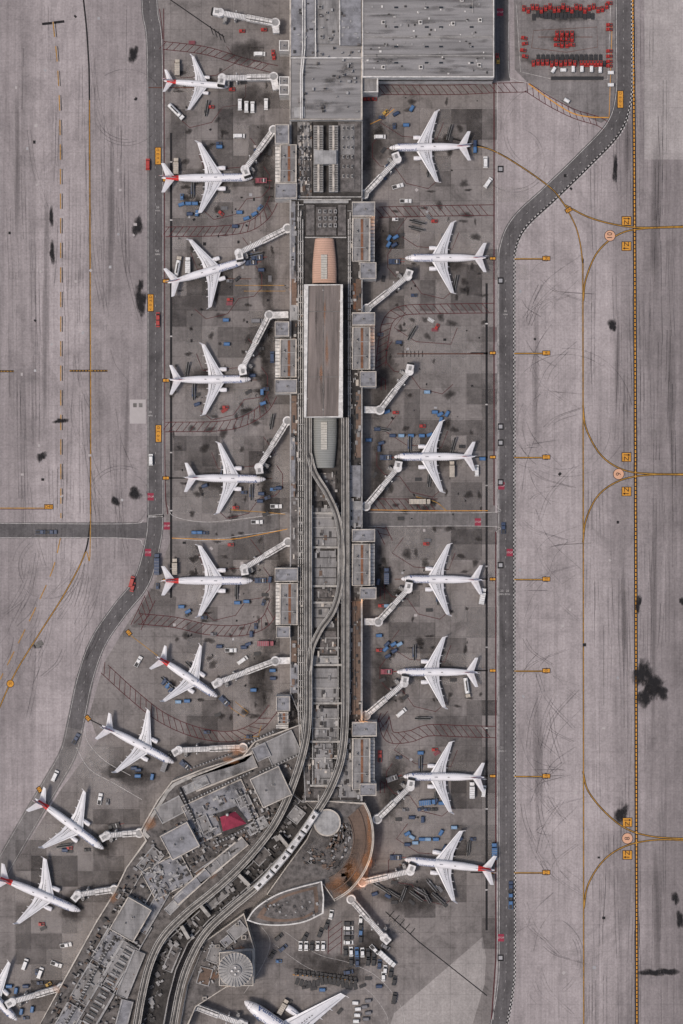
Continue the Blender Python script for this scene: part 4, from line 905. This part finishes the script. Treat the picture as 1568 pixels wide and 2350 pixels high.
# ------------------------------------------------------------ jet bridges
def jetbridge(pts,cabang,w=2.9):
    T=Thing('jet_bridge','white telescopic boarding bridge reaching from the terminal','boarding bridge',*pts[0],group='boarding bridges at the gates')
    p=[W(x,y,7)[:2] for x,y in pts]; z0=3.9
    if len(p)>2:
        m=MB(); m.sweep(p[:2],-1.6,1.6,z0,z0+3,'bridge_white'); T.part('fixed_walkway',m)
        m=MB(); a=((p[0][0]+p[1][0])/2,(p[0][1]+p[1][1])/2); m.tube((*a,0),(*a,z0),.5,.5,10,'steel'); T.part('walkway_column',m)
    a,b=p[-2],p[-1]; L=math.hypot(b[0]-a[0],b[1]-a[1]); d=((b[0]-a[0])/L,(b[1]-a[1])/L); an=math.atan2(d[1],d[0]); nx,ny=-d[1],d[0]
    m=MB(); m.tube((*a,z0-.3),(*a,z0+3.4),2.3,2.3,20,'bridge_white'); m.tube((*a,z0+3.4),(*a,z0+3.6),1.6,1.6,16,'bridge_grey'); T.part('rotunda',m)
    m=MB(); m.tube((*a,0),(*a,z0-.3),.6,.6,12,'steel'); T.part('rotunda_column',m)
    k=.52; at=lambda t:(a[0]+d[0]*L*t,a[1]+d[1]*L*t)
    m=MB(); m.sweep([at(.04),at(.96)],-w*.42,w*.42,z0+.3,z0+2.6,'bridge_grey','bridge_white')
    for i in range(int(L/1.6)): q=at(k+ (1-k)*i/int(L/1.6)); m.box(q[0],q[1],z0+2.6,z0+2.72,.5,w*.82,an,'bridge_white')
    T.part('inner_tunnel',m)
    m=MB(); m.sweep([at(.03),at(k)],-w/2,w/2,z0,z0+3,'bridge_white'); 
    for i in range(int(L*k/2.2)): q=at(.05+k*.9*i/int(L*k/2.2)); m.box(q[0],q[1],z0+3,z0+3.1,.25,w*.98,an,'bridge_grey')
    m.sweep([at(.05),at(k)],w*.18,w*.3,z0+3.1,z0+3.4,'steel_dark'); m.sweep([at(.05),at(k)],-w*.34,-w*.28,z0+3.1,z0+3.4,'bridge_grey'); T.part('outer_tunnel',m)
    q=at(.72)
    for s in (-1,1):
        m=MB(); m.tube((q[0]+nx*s*2,q[1]+ny*s*2,.9),(q[0]+nx*s*2,q[1]+ny*s*2,z0+3.4),.28,.28,10,'bridge_white'); T.part('lift_column',m)
    m=MB(); m.box(q[0],q[1],z0-.3,z0+.1,.8,4.4,an,'bridge_grey'); T.part('lift_beam',m); m=MB(); m.box(q[0],q[1],.5,1.1,1,4.6,an,'bridge_grey'); T.part('axle_beam',m)
    for s in (-1.6,1.6): m=MB(); c=(q[0]+nx*s,q[1]+ny*s); m.tube((c[0]-nx*.25,c[1]-ny*.25,.55),(c[0]+nx*.25,c[1]+ny*.25,.55),.55,.55,14,'rubber'); T.part('wheel',m)
    m=MB(); ca=math.radians(cabang); m.tube((*b,z0),(*b,z0+3.1),2.1,2.1,16,'bridge_white'); cx,cy=b[0]+1.5*math.cos(ca),b[1]+1.5*math.sin(ca)
    m.box(cx,cy,z0,z0+3.2,3.6,3.6,ca,'bridge_white'); m.box(cx,cy,z0+3.2,z0+3.5,2,1.4,ca,'bridge_grey'); T.part('cab',m)
    m=MB(); cx,cy=b[0]+3.7*math.cos(ca),b[1]+3.7*math.sin(ca); m.box(cx,cy,z0+.2,z0+3.1,1.1,3.4,ca,'rubber'); T.part('bellows',m)
    q=at(.9); m=MB(); m.box(q[0]+nx*2.2,q[1]+ny*2.2,z0-.3,z0,1.6,2,an,'bridge_grey'); m.box(q[0]+nx*3.4,q[1]+ny*3.4,0,z0,2.4,.9,an,'bridge_grey',1,.3); T.part('service_stair',m)
for p,c in (([(634,75),(632,52),(505,28)],170),([(634,205),(628,176),(510,178)],-100),([(628,298),(562,388)],-70),([(660,524),(548,580)],-80),([(662,722),(618,723),(556,845)],-80),
  ([(660,966),(594,1072)],-80),([(661,1244),(560,1304)],-80),([(666,1516),(632,1517),(502,1566)],-150),([(558,1716),(410,1722)],-150),([(320,1912),(245,1918)],-150),([(262,2042),(178,2054)],-130),([(140,2268),(28,2300)],-150),
  ([(836,446),(912,365)],110),([(842,708),(936,634)],70),([(836,940),(872,941),(940,852)],80),([(840,1162),(913,1074)],80),([(836,1427),(868,1427),(937,1352)],80),([(840,1642),(928,1568)],80),([(866,1880),(942,1806)],80),([(832,2025),(942,2000)],70),([(806,2064),(882,2152)],-45),([(446,2310),(552,2350)],-20)):
    jetbridge(p,c)
# ------------------------------------------------------------ vehicles
VT={}
def wheels(m,L,w,r=.38):
    for x in (L*.32,-L*.32):
        for s in (-1,1): m.tube((x,s*(w/2-.22),r),(x,s*(w/2+.02),r),r,r,10,'rubber')
def vt(kind,c):
    if (kind,c) in VT: return VT[(kind,c)]
    T=Tmpl(); m=MB(); cm='car_'+c; g=MB(); 
    if kind in('van','car'):
        L,w,h=(5.6,2.05,2.2) if kind=='van' else (4.7,1.9,1.55)
        m.box(0,0,.35,h*.55,L,w,0,cm,.96,.99); bx=-.35 if kind=='van' else -.3; bl=L*.78 if kind=='van' else L*.58
        m.box(bx,0,h*.55,h,bl,w*.94,0,cm,.86,.84 if kind=='van' else .75); wheels(m,L,w)
        fx=bx+bl/2
        g.add([(fx+.03,-w*.42,h*.58),(fx+.03,w*.42,h*.58),(fx-bl*.08+.03,w*.39,h*.97),(fx-bl*.08+.03,-w*.39,h*.97)],[[0,1,2,3]],'glass_dark')
        g.box(bx,0,h*.62,h*.86,bl*.9,w*.95,0,'glass_dark',.92,.93)
        if kind=='car': g.box(bx-bl*.44,0,h*.6,h*.93,.5,w*.75,0,'glass_dark')
        g.box(L*.29,0,h*.55,h*.72,.7,w*.8,0,'glass_dark',.9,.5)
        T.add('body',m); T.add('windscreen',g,None)
    elif kind=='pickup':
        L,w,h=5.7,2,1.8; m.box(0,0,.4,1.1,L,w,0,cm,.97,.99); m.box(.3,0,1.1,h,2.1,w*.92,0,cm,.84,.7); m.box(-1.75,0,1.1,1.14,1.9,w*.78,0,'steel_dark'); wheels(m,L,w)
        g.box(.35,0,1.2,1.6,2.15,w*.9,0,'glass_dark',.88,.85); T.add('body',m); T.add('windscreen',g)
    elif kind in('truck','longtruck','tanker'):
        L={'truck':8,'longtruck':10.5,'tanker':10}[kind]; w=2.45; m.box(0,0,.6,1,L,w*.9,0,'steel_dark'); m.box(L/2-.95,0,.6,2.5,1.8,w*.95,0,cm,.92,.9); wheels(m,L,w,.5)
        T.add('cab',m); m=MB()
        if kind=='tanker':
            m.tube((-L/2+.2,0,2),(L/2-2.2,0,2),1.15,1.15,16,'car_white'); m.box(-1,0,3.1,3.3,L*.5,.6,0,'steel_dark')
        else:
            m.box(-1.05,0,1.05,3.4,L-2.3,w,0,cm,.985,.99); 
            for i in range(5): m.box(-L/2+.6+i*(L-3)/5,0,3.4,3.46,.14,w*.96,0,'bridge_grey')
        T.add('cargo_box' if kind!='tanker' else 'tank',m); g.box(L/2-.3,0,1.6,2.35,.7,w*.85,0,'glass_dark',.95,.6); T.add('windscreen',g)
    elif kind=='tug':
        m.box(0,0,.3,1.0,3,1.6,0,cm,.94,.96); m.box(-.5,0,1,1.85,1.1,1.35,0,cm,.9,.85); m.box(.75,0,1,1.1,1,.9,0,'steel_dark'); wheels(m,3,1.6,.34); g.box(-.5,0,1.15,1.6,1.14,1.25,0,'glass_dark',.95,.95); T.add('body',m); T.add('windscreen',g)
    elif kind=='cart':
        m.box(0,0,.45,.6,3.3,1.6,0,'steel_dark'); m.box(0,0,.6,1.75,2.9,1.6,0,cm,.97); m.box(0,0,1.75,1.95,2.9,1.55,0,cm,.55,.98); m.box(1.85,0,.45,.52,.7,.1,0,'steel_dark'); wheels(m,3,1.5,.28); T.add('body',m)
    elif kind=='dolly':
        m.box(0,0,.4,.52,3.2,1.7,0,cm); 
        for i in range(5): m.box(-1.3+.65*i,0,.52,.6,.2,1.6,0,'steel_dark')
        m.box(1.9,0,.42,.5,.8,.1,0,'steel_dark'); wheels(m,3,1.5,.25); T.add('body',m)
    elif kind=='belt':
        m.box(0,0,.35,.95,5,1.9,0,cm,.97); m.box(-1.6,.55,.95,1.7,1,.7,0,cm); wheels(m,5,1.8,.4); T.add('body',m)
        g.add([(-3.8,-.5,.9),(3.9,-.5,2.4),(3.9,.4,2.4),(-3.8,.4,.9),(-3.8,-.5,.7),(3.9,-.5,2.15),(3.9,.4,2.15),(-3.8,.4,.7)],[[0,1,2,3],[4,7,6,5],[0,4,5,1],[3,2,6,7],[1,5,6,2]],'rubber')
        for s in (-.58,.44): g.add([(-3.8,s,1.0),(3.9,s,2.5),(3.9,s+.14,2.5),(-3.8,s+.14,1.0)],[[0,1,2,3]],'bridge_grey')
        T.add('conveyor',g)
    elif kind=='tractor':
        m.box(0,0,.35,1.3,5.6,2.6,0,cm,.95,.98); m.box(-1.5,0,1.3,2.1,1.5,2,0,cm,.88,.85); m.box(1.2,0,1.3,1.42,2.2,1.6,0,'steel_dark'); m.box(1.2,0,1.42,1.5,.3,1.8,0,'car_white'); wheels(m,5.6,2.6,.55); T.add('body',m)
        g.box(-1.5,0,1.45,1.95,1.55,1.85,0,'glass_dark',.92,.9); T.add('windscreen',g)
        g=MB(); g.box(3.9,0,.45,.6,2.4,.14,0,'car_red'); T.add('tow_bar',g)
    VT[(kind,c)]=T; return T
INFO={'van':('service_van','van','{} airport service van parked on the apron'),'car':('parked_car','car','{} car parked beside the terminal'),'pickup':('pickup_truck','pickup truck','{} pickup truck on the apron'),
 'truck':('box_truck','truck','{} catering box truck beside an aircraft'),'longtruck':('box_truck','truck','long {} box truck on the apron'),'tanker':('fuel_tanker','tanker truck','{} fuel tanker truck parked by a jet'),
 'tug':('baggage_tug','baggage tug','small {} baggage tug on the concrete'),'cart':('baggage_cart','baggage cart','{} covered baggage cart near a gate'),'dolly':('baggage_dolly','baggage dolly','{} flat baggage dolly on the concrete'),
 'belt':('belt_loader','belt loader','{} belt loader with dark conveyor by a jet'),'tractor':('pushback_tractor','pushback tractor','{} pushback tractor with tow bar at a nose')}
CN={'white':'white','blue':'blue','navy':'dark blue','red':'red','black':'black','grey':'grey','yellow':'yellow','sky':'light blue','maroon':'dark pink','tan':'beige'}
GRP={'van':'service vans','car':'parked cars','pickup':'pickup trucks','truck':'box trucks','longtruck':'box trucks','tanker':'fuel tankers','tug':'baggage tugs','cart':'baggage carts','dolly':'baggage dollies','belt':'belt loaders','tractor':'pushback tractors'}
cnt={}
def V(kind,c,x,y,a=0):
    X,Y,_=W(x,y); n,cat,l=INFO[kind]; cnt[kind]=cnt.get(kind,0)+1
    inst(vt(kind,c),n,(X,Y,.1),math.radians(a),l.format(CN[c]),cat,GRP[kind],root=True)
data='''truck tan 408 157 90;tanker white 405 258 -45;van white 551 241 90;van white 566 246 90;van white 580 247 90;van white 611 240 90;tug red 485 246;tug red 533 206;tug red 606 69;tug red 627 122 90;tug red 629 131 90;van white 596 125;tug red 556 72;dolly maroon 441 98;van white 549 313;
truck tan 405 383 90;tractor maroon 600 415;cart blue 417 470 20;cart blue 433 468;cart blue 448 468;cart blue 453 490 80;cart navy 436 492;cart blue 550 488;cart blue 566 502 20;cart blue 584 492 30;tug blue 597 477 50;tug red 508 490 -40;tug navy 503 330;belt navy 443 436 90;tug blue 418 452 90;cart blue 504 338;dolly grey 515 478;
tanker tan 409 612 80;truck white 432 610 90;tractor navy 590 592 5;tractor navy 576 603 5;tug red 528 688;dolly maroon 527 697;belt navy 585 585 10;tug grey 527 645;van grey 590 737;cart blue 521 790;van navy 625 820 90;tug red 518 935;dolly red 515 942 30;cart blue 602 900 90;cart blue 604 926 20;belt navy 445 900 90;cart navy 453 928 20;cart navy 580 862;tug navy 610 893;cart blue 519 735;
belt black 624 968 80;tug red 541 1165;cart navy 597 1150;tug navy 614 1142 20;pickup white 634 1162;belt navy 577 1130 90;pickup white 590 1198;van white 347 1055 90;tug blue 627 1123;cart navy 600 1133;cart blue 458 1222;tug navy 472 1223;cart blue 447 1222;tug red 530 1250;pickup navy 96 1221;pickup navy 118 1221;
longtruck navy 361 1295 90;truck tan 402 1300 90;tractor navy 598 1332;belt black 543 1358 90;cart blue 417 1392;cart blue 432 1403 30;cart blue 566 1380;cart blue 545 1383;tug navy 468 1417;tug navy 605 1383 70;car red 305 1347 75;tug black 432 1410 30;van red 303 1335 75;tug navy 362 1345 90;
pickup white 318 1518 60;pickup white 530 1492;van white 557 1515 35;truck maroon 610 1476;cart navy 504 1483;cart navy 560 1485;cart navy 570 1478 20;cart blue 582 1583;cart blue 626 1538;cart navy 627 1556;tractor navy 515 1608 -45;cart navy 377 1565 50;cart blue 386 1573 50;cart navy 393 1583 50;cart blue 430 1608;cart navy 577 1455 90;tug navy 587 1437 90;belt navy 384 1565 -40;tug grey 490 1455;cart sky 410 1610;tug navy 475 1680;
pickup navy 175 1695 60;tractor navy 425 1755 -40;cart blue 317 1780;cart navy 318 1766;truck grey 380 1752 70;cart blue 350 1782 80;belt black 385 1745 70;tug navy 572 1690;van white 127 1780 65;cart navy 308 1762;
pickup white 230 1833 80;tug grey 247 1840 90;tug red 160 1945;cart navy 150 1950;dolly black 160 1953;tug black 200 1950;tractor black 262 1895 15;belt black 148 1940 10;tug red 96 2120;dolly black 100 2130 30;pickup white 152 2168 10;van white 58 2212 70;van white 93 2232 70;pickup white 130 2212 -20;tug navy 85 2230 90;cart navy 60 2262;
cart blue 38 2272 80;cart blue 75 2315 80;tug navy 60 2335;cart blue 22 2262;cart blue 50 2320 80;tug navy 92 2255;tug yellow 112 2258 30;
van white 872 315;cart blue 932 288;cart blue 945 250 60;cart navy 909 262 30;tug navy 876 270;pickup white 913 428 15;van white 1114 373 90;van white 1120 420 55;cart blue 1090 345 90;cart navy 1090 330 90;pickup white 931 462;tug white 907 504;belt black 1031 305 75;tug navy 905 290 90;
belt black 957 510 -15;belt black 955 525 -15;tug red 997 508;cart blue 893 547 60;cart blue 908 545 30;cart blue 892 562 60;cart navy 905 563 30;tractor navy 905 601;tug navy 950 678;dolly grey 985 500 -40;belt black 945 765 60;tug red 1003 750 60;dolly maroon 998 757;dolly white 989 735 -30;cart navy 915 786;tug red 908 947;cart blue 888 945 20;cart sky 980 900;tug navy 872 768;
cart blue 998 946;cart blue 1010 951 30;cart blue 1026 950 60;cart blue 1012 964 80;tug red 970 978;belt black 875 985 -10;cart navy 901 1000;cart blue 943 1000;cart blue 968 1000;cart blue 986 998 20;belt navy 940 1020 90;belt black 1040 1022 75;tractor navy 885 1050;truck tan 1037 1077 90;van white 1094 1080 90;cart blue 1107 1053;cart navy 875 1017 20;cart blue 846 1010;cart navy 870 1030 90;cart sky 921 1000;longtruck tan 963 1151;
tug red 978 1248;dolly grey 982 1240;truck navy 887 1322 90;truck white 1107 1368 80;tug red 875 1390;cart sky 888 1390;cart blue 870 1458;cart navy 888 1478 45;cart blue 903 1478 30;cart sky 917 1478 30;cart blue 885 1489 45;cart navy 905 1493 30;tug red 870 1492;cart navy 890 1505 30;belt navy 951 1497 90;tractor maroon 887 1541;tanker tan 1071 1577 -82;van white 921 1635 40;belt black 970 1648 0;tug grey 1013 1475 70;
tug red 998 1720;dolly maroon 1003 1728 30;cart blue 965 1727;belt navy 965 1752 90;tug navy 915 1738;pickup red 872 1735 90;tractor grey 900 1786 20;truck white 1083 1812 90;truck blue 980 1840 5;tug navy 980 1857;tug navy 965 1856 20;tug black 997 1857;cart navy 945 1875;cart navy 970 1880 90;cart navy 1000 1838 60;cart blue 1013 1842;tug grey 930 1858;van white 1110 1815 85;
cart blue 935 1912 30;cart sky 945 1920 -30;cart blue 968 1925;cart sky 982 1925;cart blue 1000 1925;cart sky 953 1933;cart navy 935 1937;cart navy 1020 1945 60;belt black 1075 1945 85;truck blue 1134 1952 90;tractor navy 908 1967;cart navy 1055 1925 30;cart sky 1042 1898;cart blue 1012 1910 60;tug navy 1085 1925;pickup navy 1172 2035 90;pickup blue 1172 2055 90;pickup blue 1172 2072 90;pickup navy 1155 1212 90;
belt black 880 2040 -30;belt grey 965 2045 -30;belt black 925 2052 70;belt grey 990 2030 -50;belt black 1005 2060 -40;belt grey 870 2033 -30;belt black 955 2055 -35;van red 340 378 90;car red 363 728 90;car red 363 740 90;tug red 848 228;tug red 840 228;tug red 858 228;tug yellow 885 258 40;
belt navy 512 1080 80;cart navy 470 1115 20;tug navy 560 1130;dolly black 470 430 80;dolly black 520 440;cart navy 540 520;dolly black 465 640;dolly grey 620 640 90;dolly black 610 760 90;dolly black 452 905;tug black 625 1010;dolly black 608 1365;belt black 470 1380 80;dolly black 500 1640 20;dolly black 560 1540;tug navy 890 380 40;dolly black 1035 320 80;belt black 985 390 80;dolly black 880 640 80;dolly grey 1020 540;belt black 985 1100 85;dolly black 960 1100;dolly black 920 1190;belt navy 1005 1370 90;dolly black 985 1400;dolly black 1040 1560;dolly black 930 1600 40;belt black 1000 1830 85;dolly black 900 1830 60;dolly black 915 1880;tug black 1010 1780;
cart navy 890 2055 -30;dolly black 905 2025;dolly black 945 2070 -40;belt black 978 2055 -60;dolly grey 1010 2040 -50;cart navy 860 2050 20;tug black 890 2010;dolly black 905 2070;van black 905 2290 80;car navy 650 2175 40;car black 625 2190 60;tug blue 640 2205;cart navy 870 2262;dolly black 845 2245;dolly black 832 2262 20;cart blue 740 2270;dolly black 700 2265 10;dolly black 720 2268 10;
belt black 475 250 80;dolly black 560 190 10;cart navy 590 345 30;dolly black 620 350 80;tug black 545 640 40;cart navy 600 620;dolly black 570 900 30;belt black 430 850 80;tug black 600 800;cart navy 640 1120;dolly black 610 1180 20;cart navy 620 1330 80;dolly black 590 1500;belt black 440 1530 -40;tug black 340 1720 30;dolly black 290 1745 60;dolly black 880 345 50;cart navy 880 410;dolly black 920 540 20;belt black 1045 650 80;tug black 868 615 80;cart navy 866 985;dolly black 860 1090 60;tug black 1060 1025;cart navy 868 1335 80;dolly black 950 1330 80;dolly black 878 1560 20;cart navy 880 1610 60;dolly black 950 1790 80;cart navy 885 1855 40;dolly black 925 1985 70;belt black 900 2048 -30;dolly black 985 2065 -40;dolly black 1020 2075 -40'''
for it in data.replace('\n','').split(';'):
    t=it.split(); V(t[0],t[1],float(t[2]),float(t[3]),float(t[4]) if len(t)>4 else 0)
for i in range(20): V('tug','red',1202+i*10,20+5*math.sin(i*1.9),90+random.uniform(-8,8))
for i in range(4):
    for j in range(3): V('tug','red',1278+i*11.5,78+j*13,random.choice((0,90,90)))
for i in range(10): V('tug','red',1224+i*10.5,146+random.uniform(-2,2),90)
for i in range(8): V('tug',random.choice(('red','red','black')),1334+i*7.5,147,90)
for y in (88,101,116,130): V('tug','red',1202+random.uniform(-4,4),y,random.uniform(-20,20))
for y in (8,58,68,118,130,142,152): V('tug','red',1398,y,0)
for x,y,a in ((1270,162,60),(1292,162,0),(1315,160,90),(1335,160,90),(1357,160,90),(1377,162,90),(1401,168,0),(1401,196,0),(1300,232,-30)): V('cart','white',x,y,a)
for i in range(16): V('dolly','black',1225+i*9,36+random.uniform(-4,4),90)
for i in range(14): V('dolly','black',1235+i*11,133,90)
for i in range(8): V('dolly','black',1272+i*15,180,0)
V('tug','red',1141,130,90);V('tug','yellow',1143,140,90)
for x,y,a,c in [(690+13*i,2170,88,['white','white','black','white','white'][i]) for i in range(5)]+[(793+13*i,2182+i,92,['black','white','blue','white','black','black'][i]) for i in range(6)]+[(800,2118+11*i,0,['black','white','grey','black','white'][i]) for i in range(5)]+[(828,2110+14*i,85,['white','black','blue','black'][i]) for i in range(4)]+[(700,2150,60,'black'),(760,2098,80,'white'),(750,2122,70,'black'),(870,2186,-45,'black'),(885,2172,-30,'grey'),(858,2205,85,'black'),(871,2212,85,'navy'),(884,2225,85,'white'),(897,2232,80,'black'),(905,2250,80,'black'),(640,2150,40,'black'),(675,2330,80,'black'),(800,2230,10,'navy'),(880,2240,90,'white'),(845,2205,85,'black'),(806,2205,90,'black'),(820,2207,90,'navy'),(735,2140,70,'black')]:
    V('car',c,x,y,a)
V('longtruck','white',888,2198,-42);V('pickup','white',860,2178,-45)
for i in range(15): V('dolly','black',682+i*9.5,2252+math.sin(i*.6)*5+i*.5,random.uniform(70,110)); V('tug','black',680+i*9.7,2230+i*1.3,random.uniform(70,110))
for i,p in enumerate(((655,2310),(640,2322),(628,2330),(665,2300),(610,2335),(780,2320))): V('dolly','black',p[0],p[1],50)
for i in range(4): V('cart','white',820+random.uniform(-5,5),2300+i*14,random.uniform(-10,10)); V('cart','grey',840+random.uniform(-5,5),2295+i*14,random.uniform(-10,10))
V('truck','tan',650,2308,60);V('tractor','navy',600,2330,40)
# ------------------------------------------------------------ light & camera
el=math.radians(64); az=math.radians(250)
w=bpy.data.worlds.new('World'); scene.world=w; w.use_nodes=True; nt=w.node_tree; bg=nt.nodes['Background']
sk=nt.nodes.new('ShaderNodeTexSky'); sk.sky_type='NISHITA'; sk.sun_disc=False; sk.sun_elevation=el; sk.sun_rotation=az; sk.air_density=1.0; sk.dust_density=4; sk.ozone_density=.6
nt.links.new(sk.outputs[0],bg.inputs[0]); bg.inputs[1].default_value=.108
su=bpy.data.lights.new('sun','SUN'); su.energy=1.8; su.angle=math.radians(10); su.color=(1,.91,.84)
so=obj('sun',su); d=Vector((math.sin(az)*math.cos(el),math.cos(az)*math.cos(el),math.sin(el))); so.rotation_euler=d.to_track_quat('Z','Y').to_euler()
cam=bpy.data.cameras.new('camera'); co=obj('camera',cam); co.location=(0,0,H); cam.sensor_fit='VERTICAL'; cam.angle=2*math.atan(1175/S/H); cam.clip_end=6000; cam.clip_start=10
scene.camera=co
scene.view_settings.view_transform='Standard'; scene.view_settings.look='None'; scene.view_settings.exposure=0
print(cnt,len(bpy.data.objects))
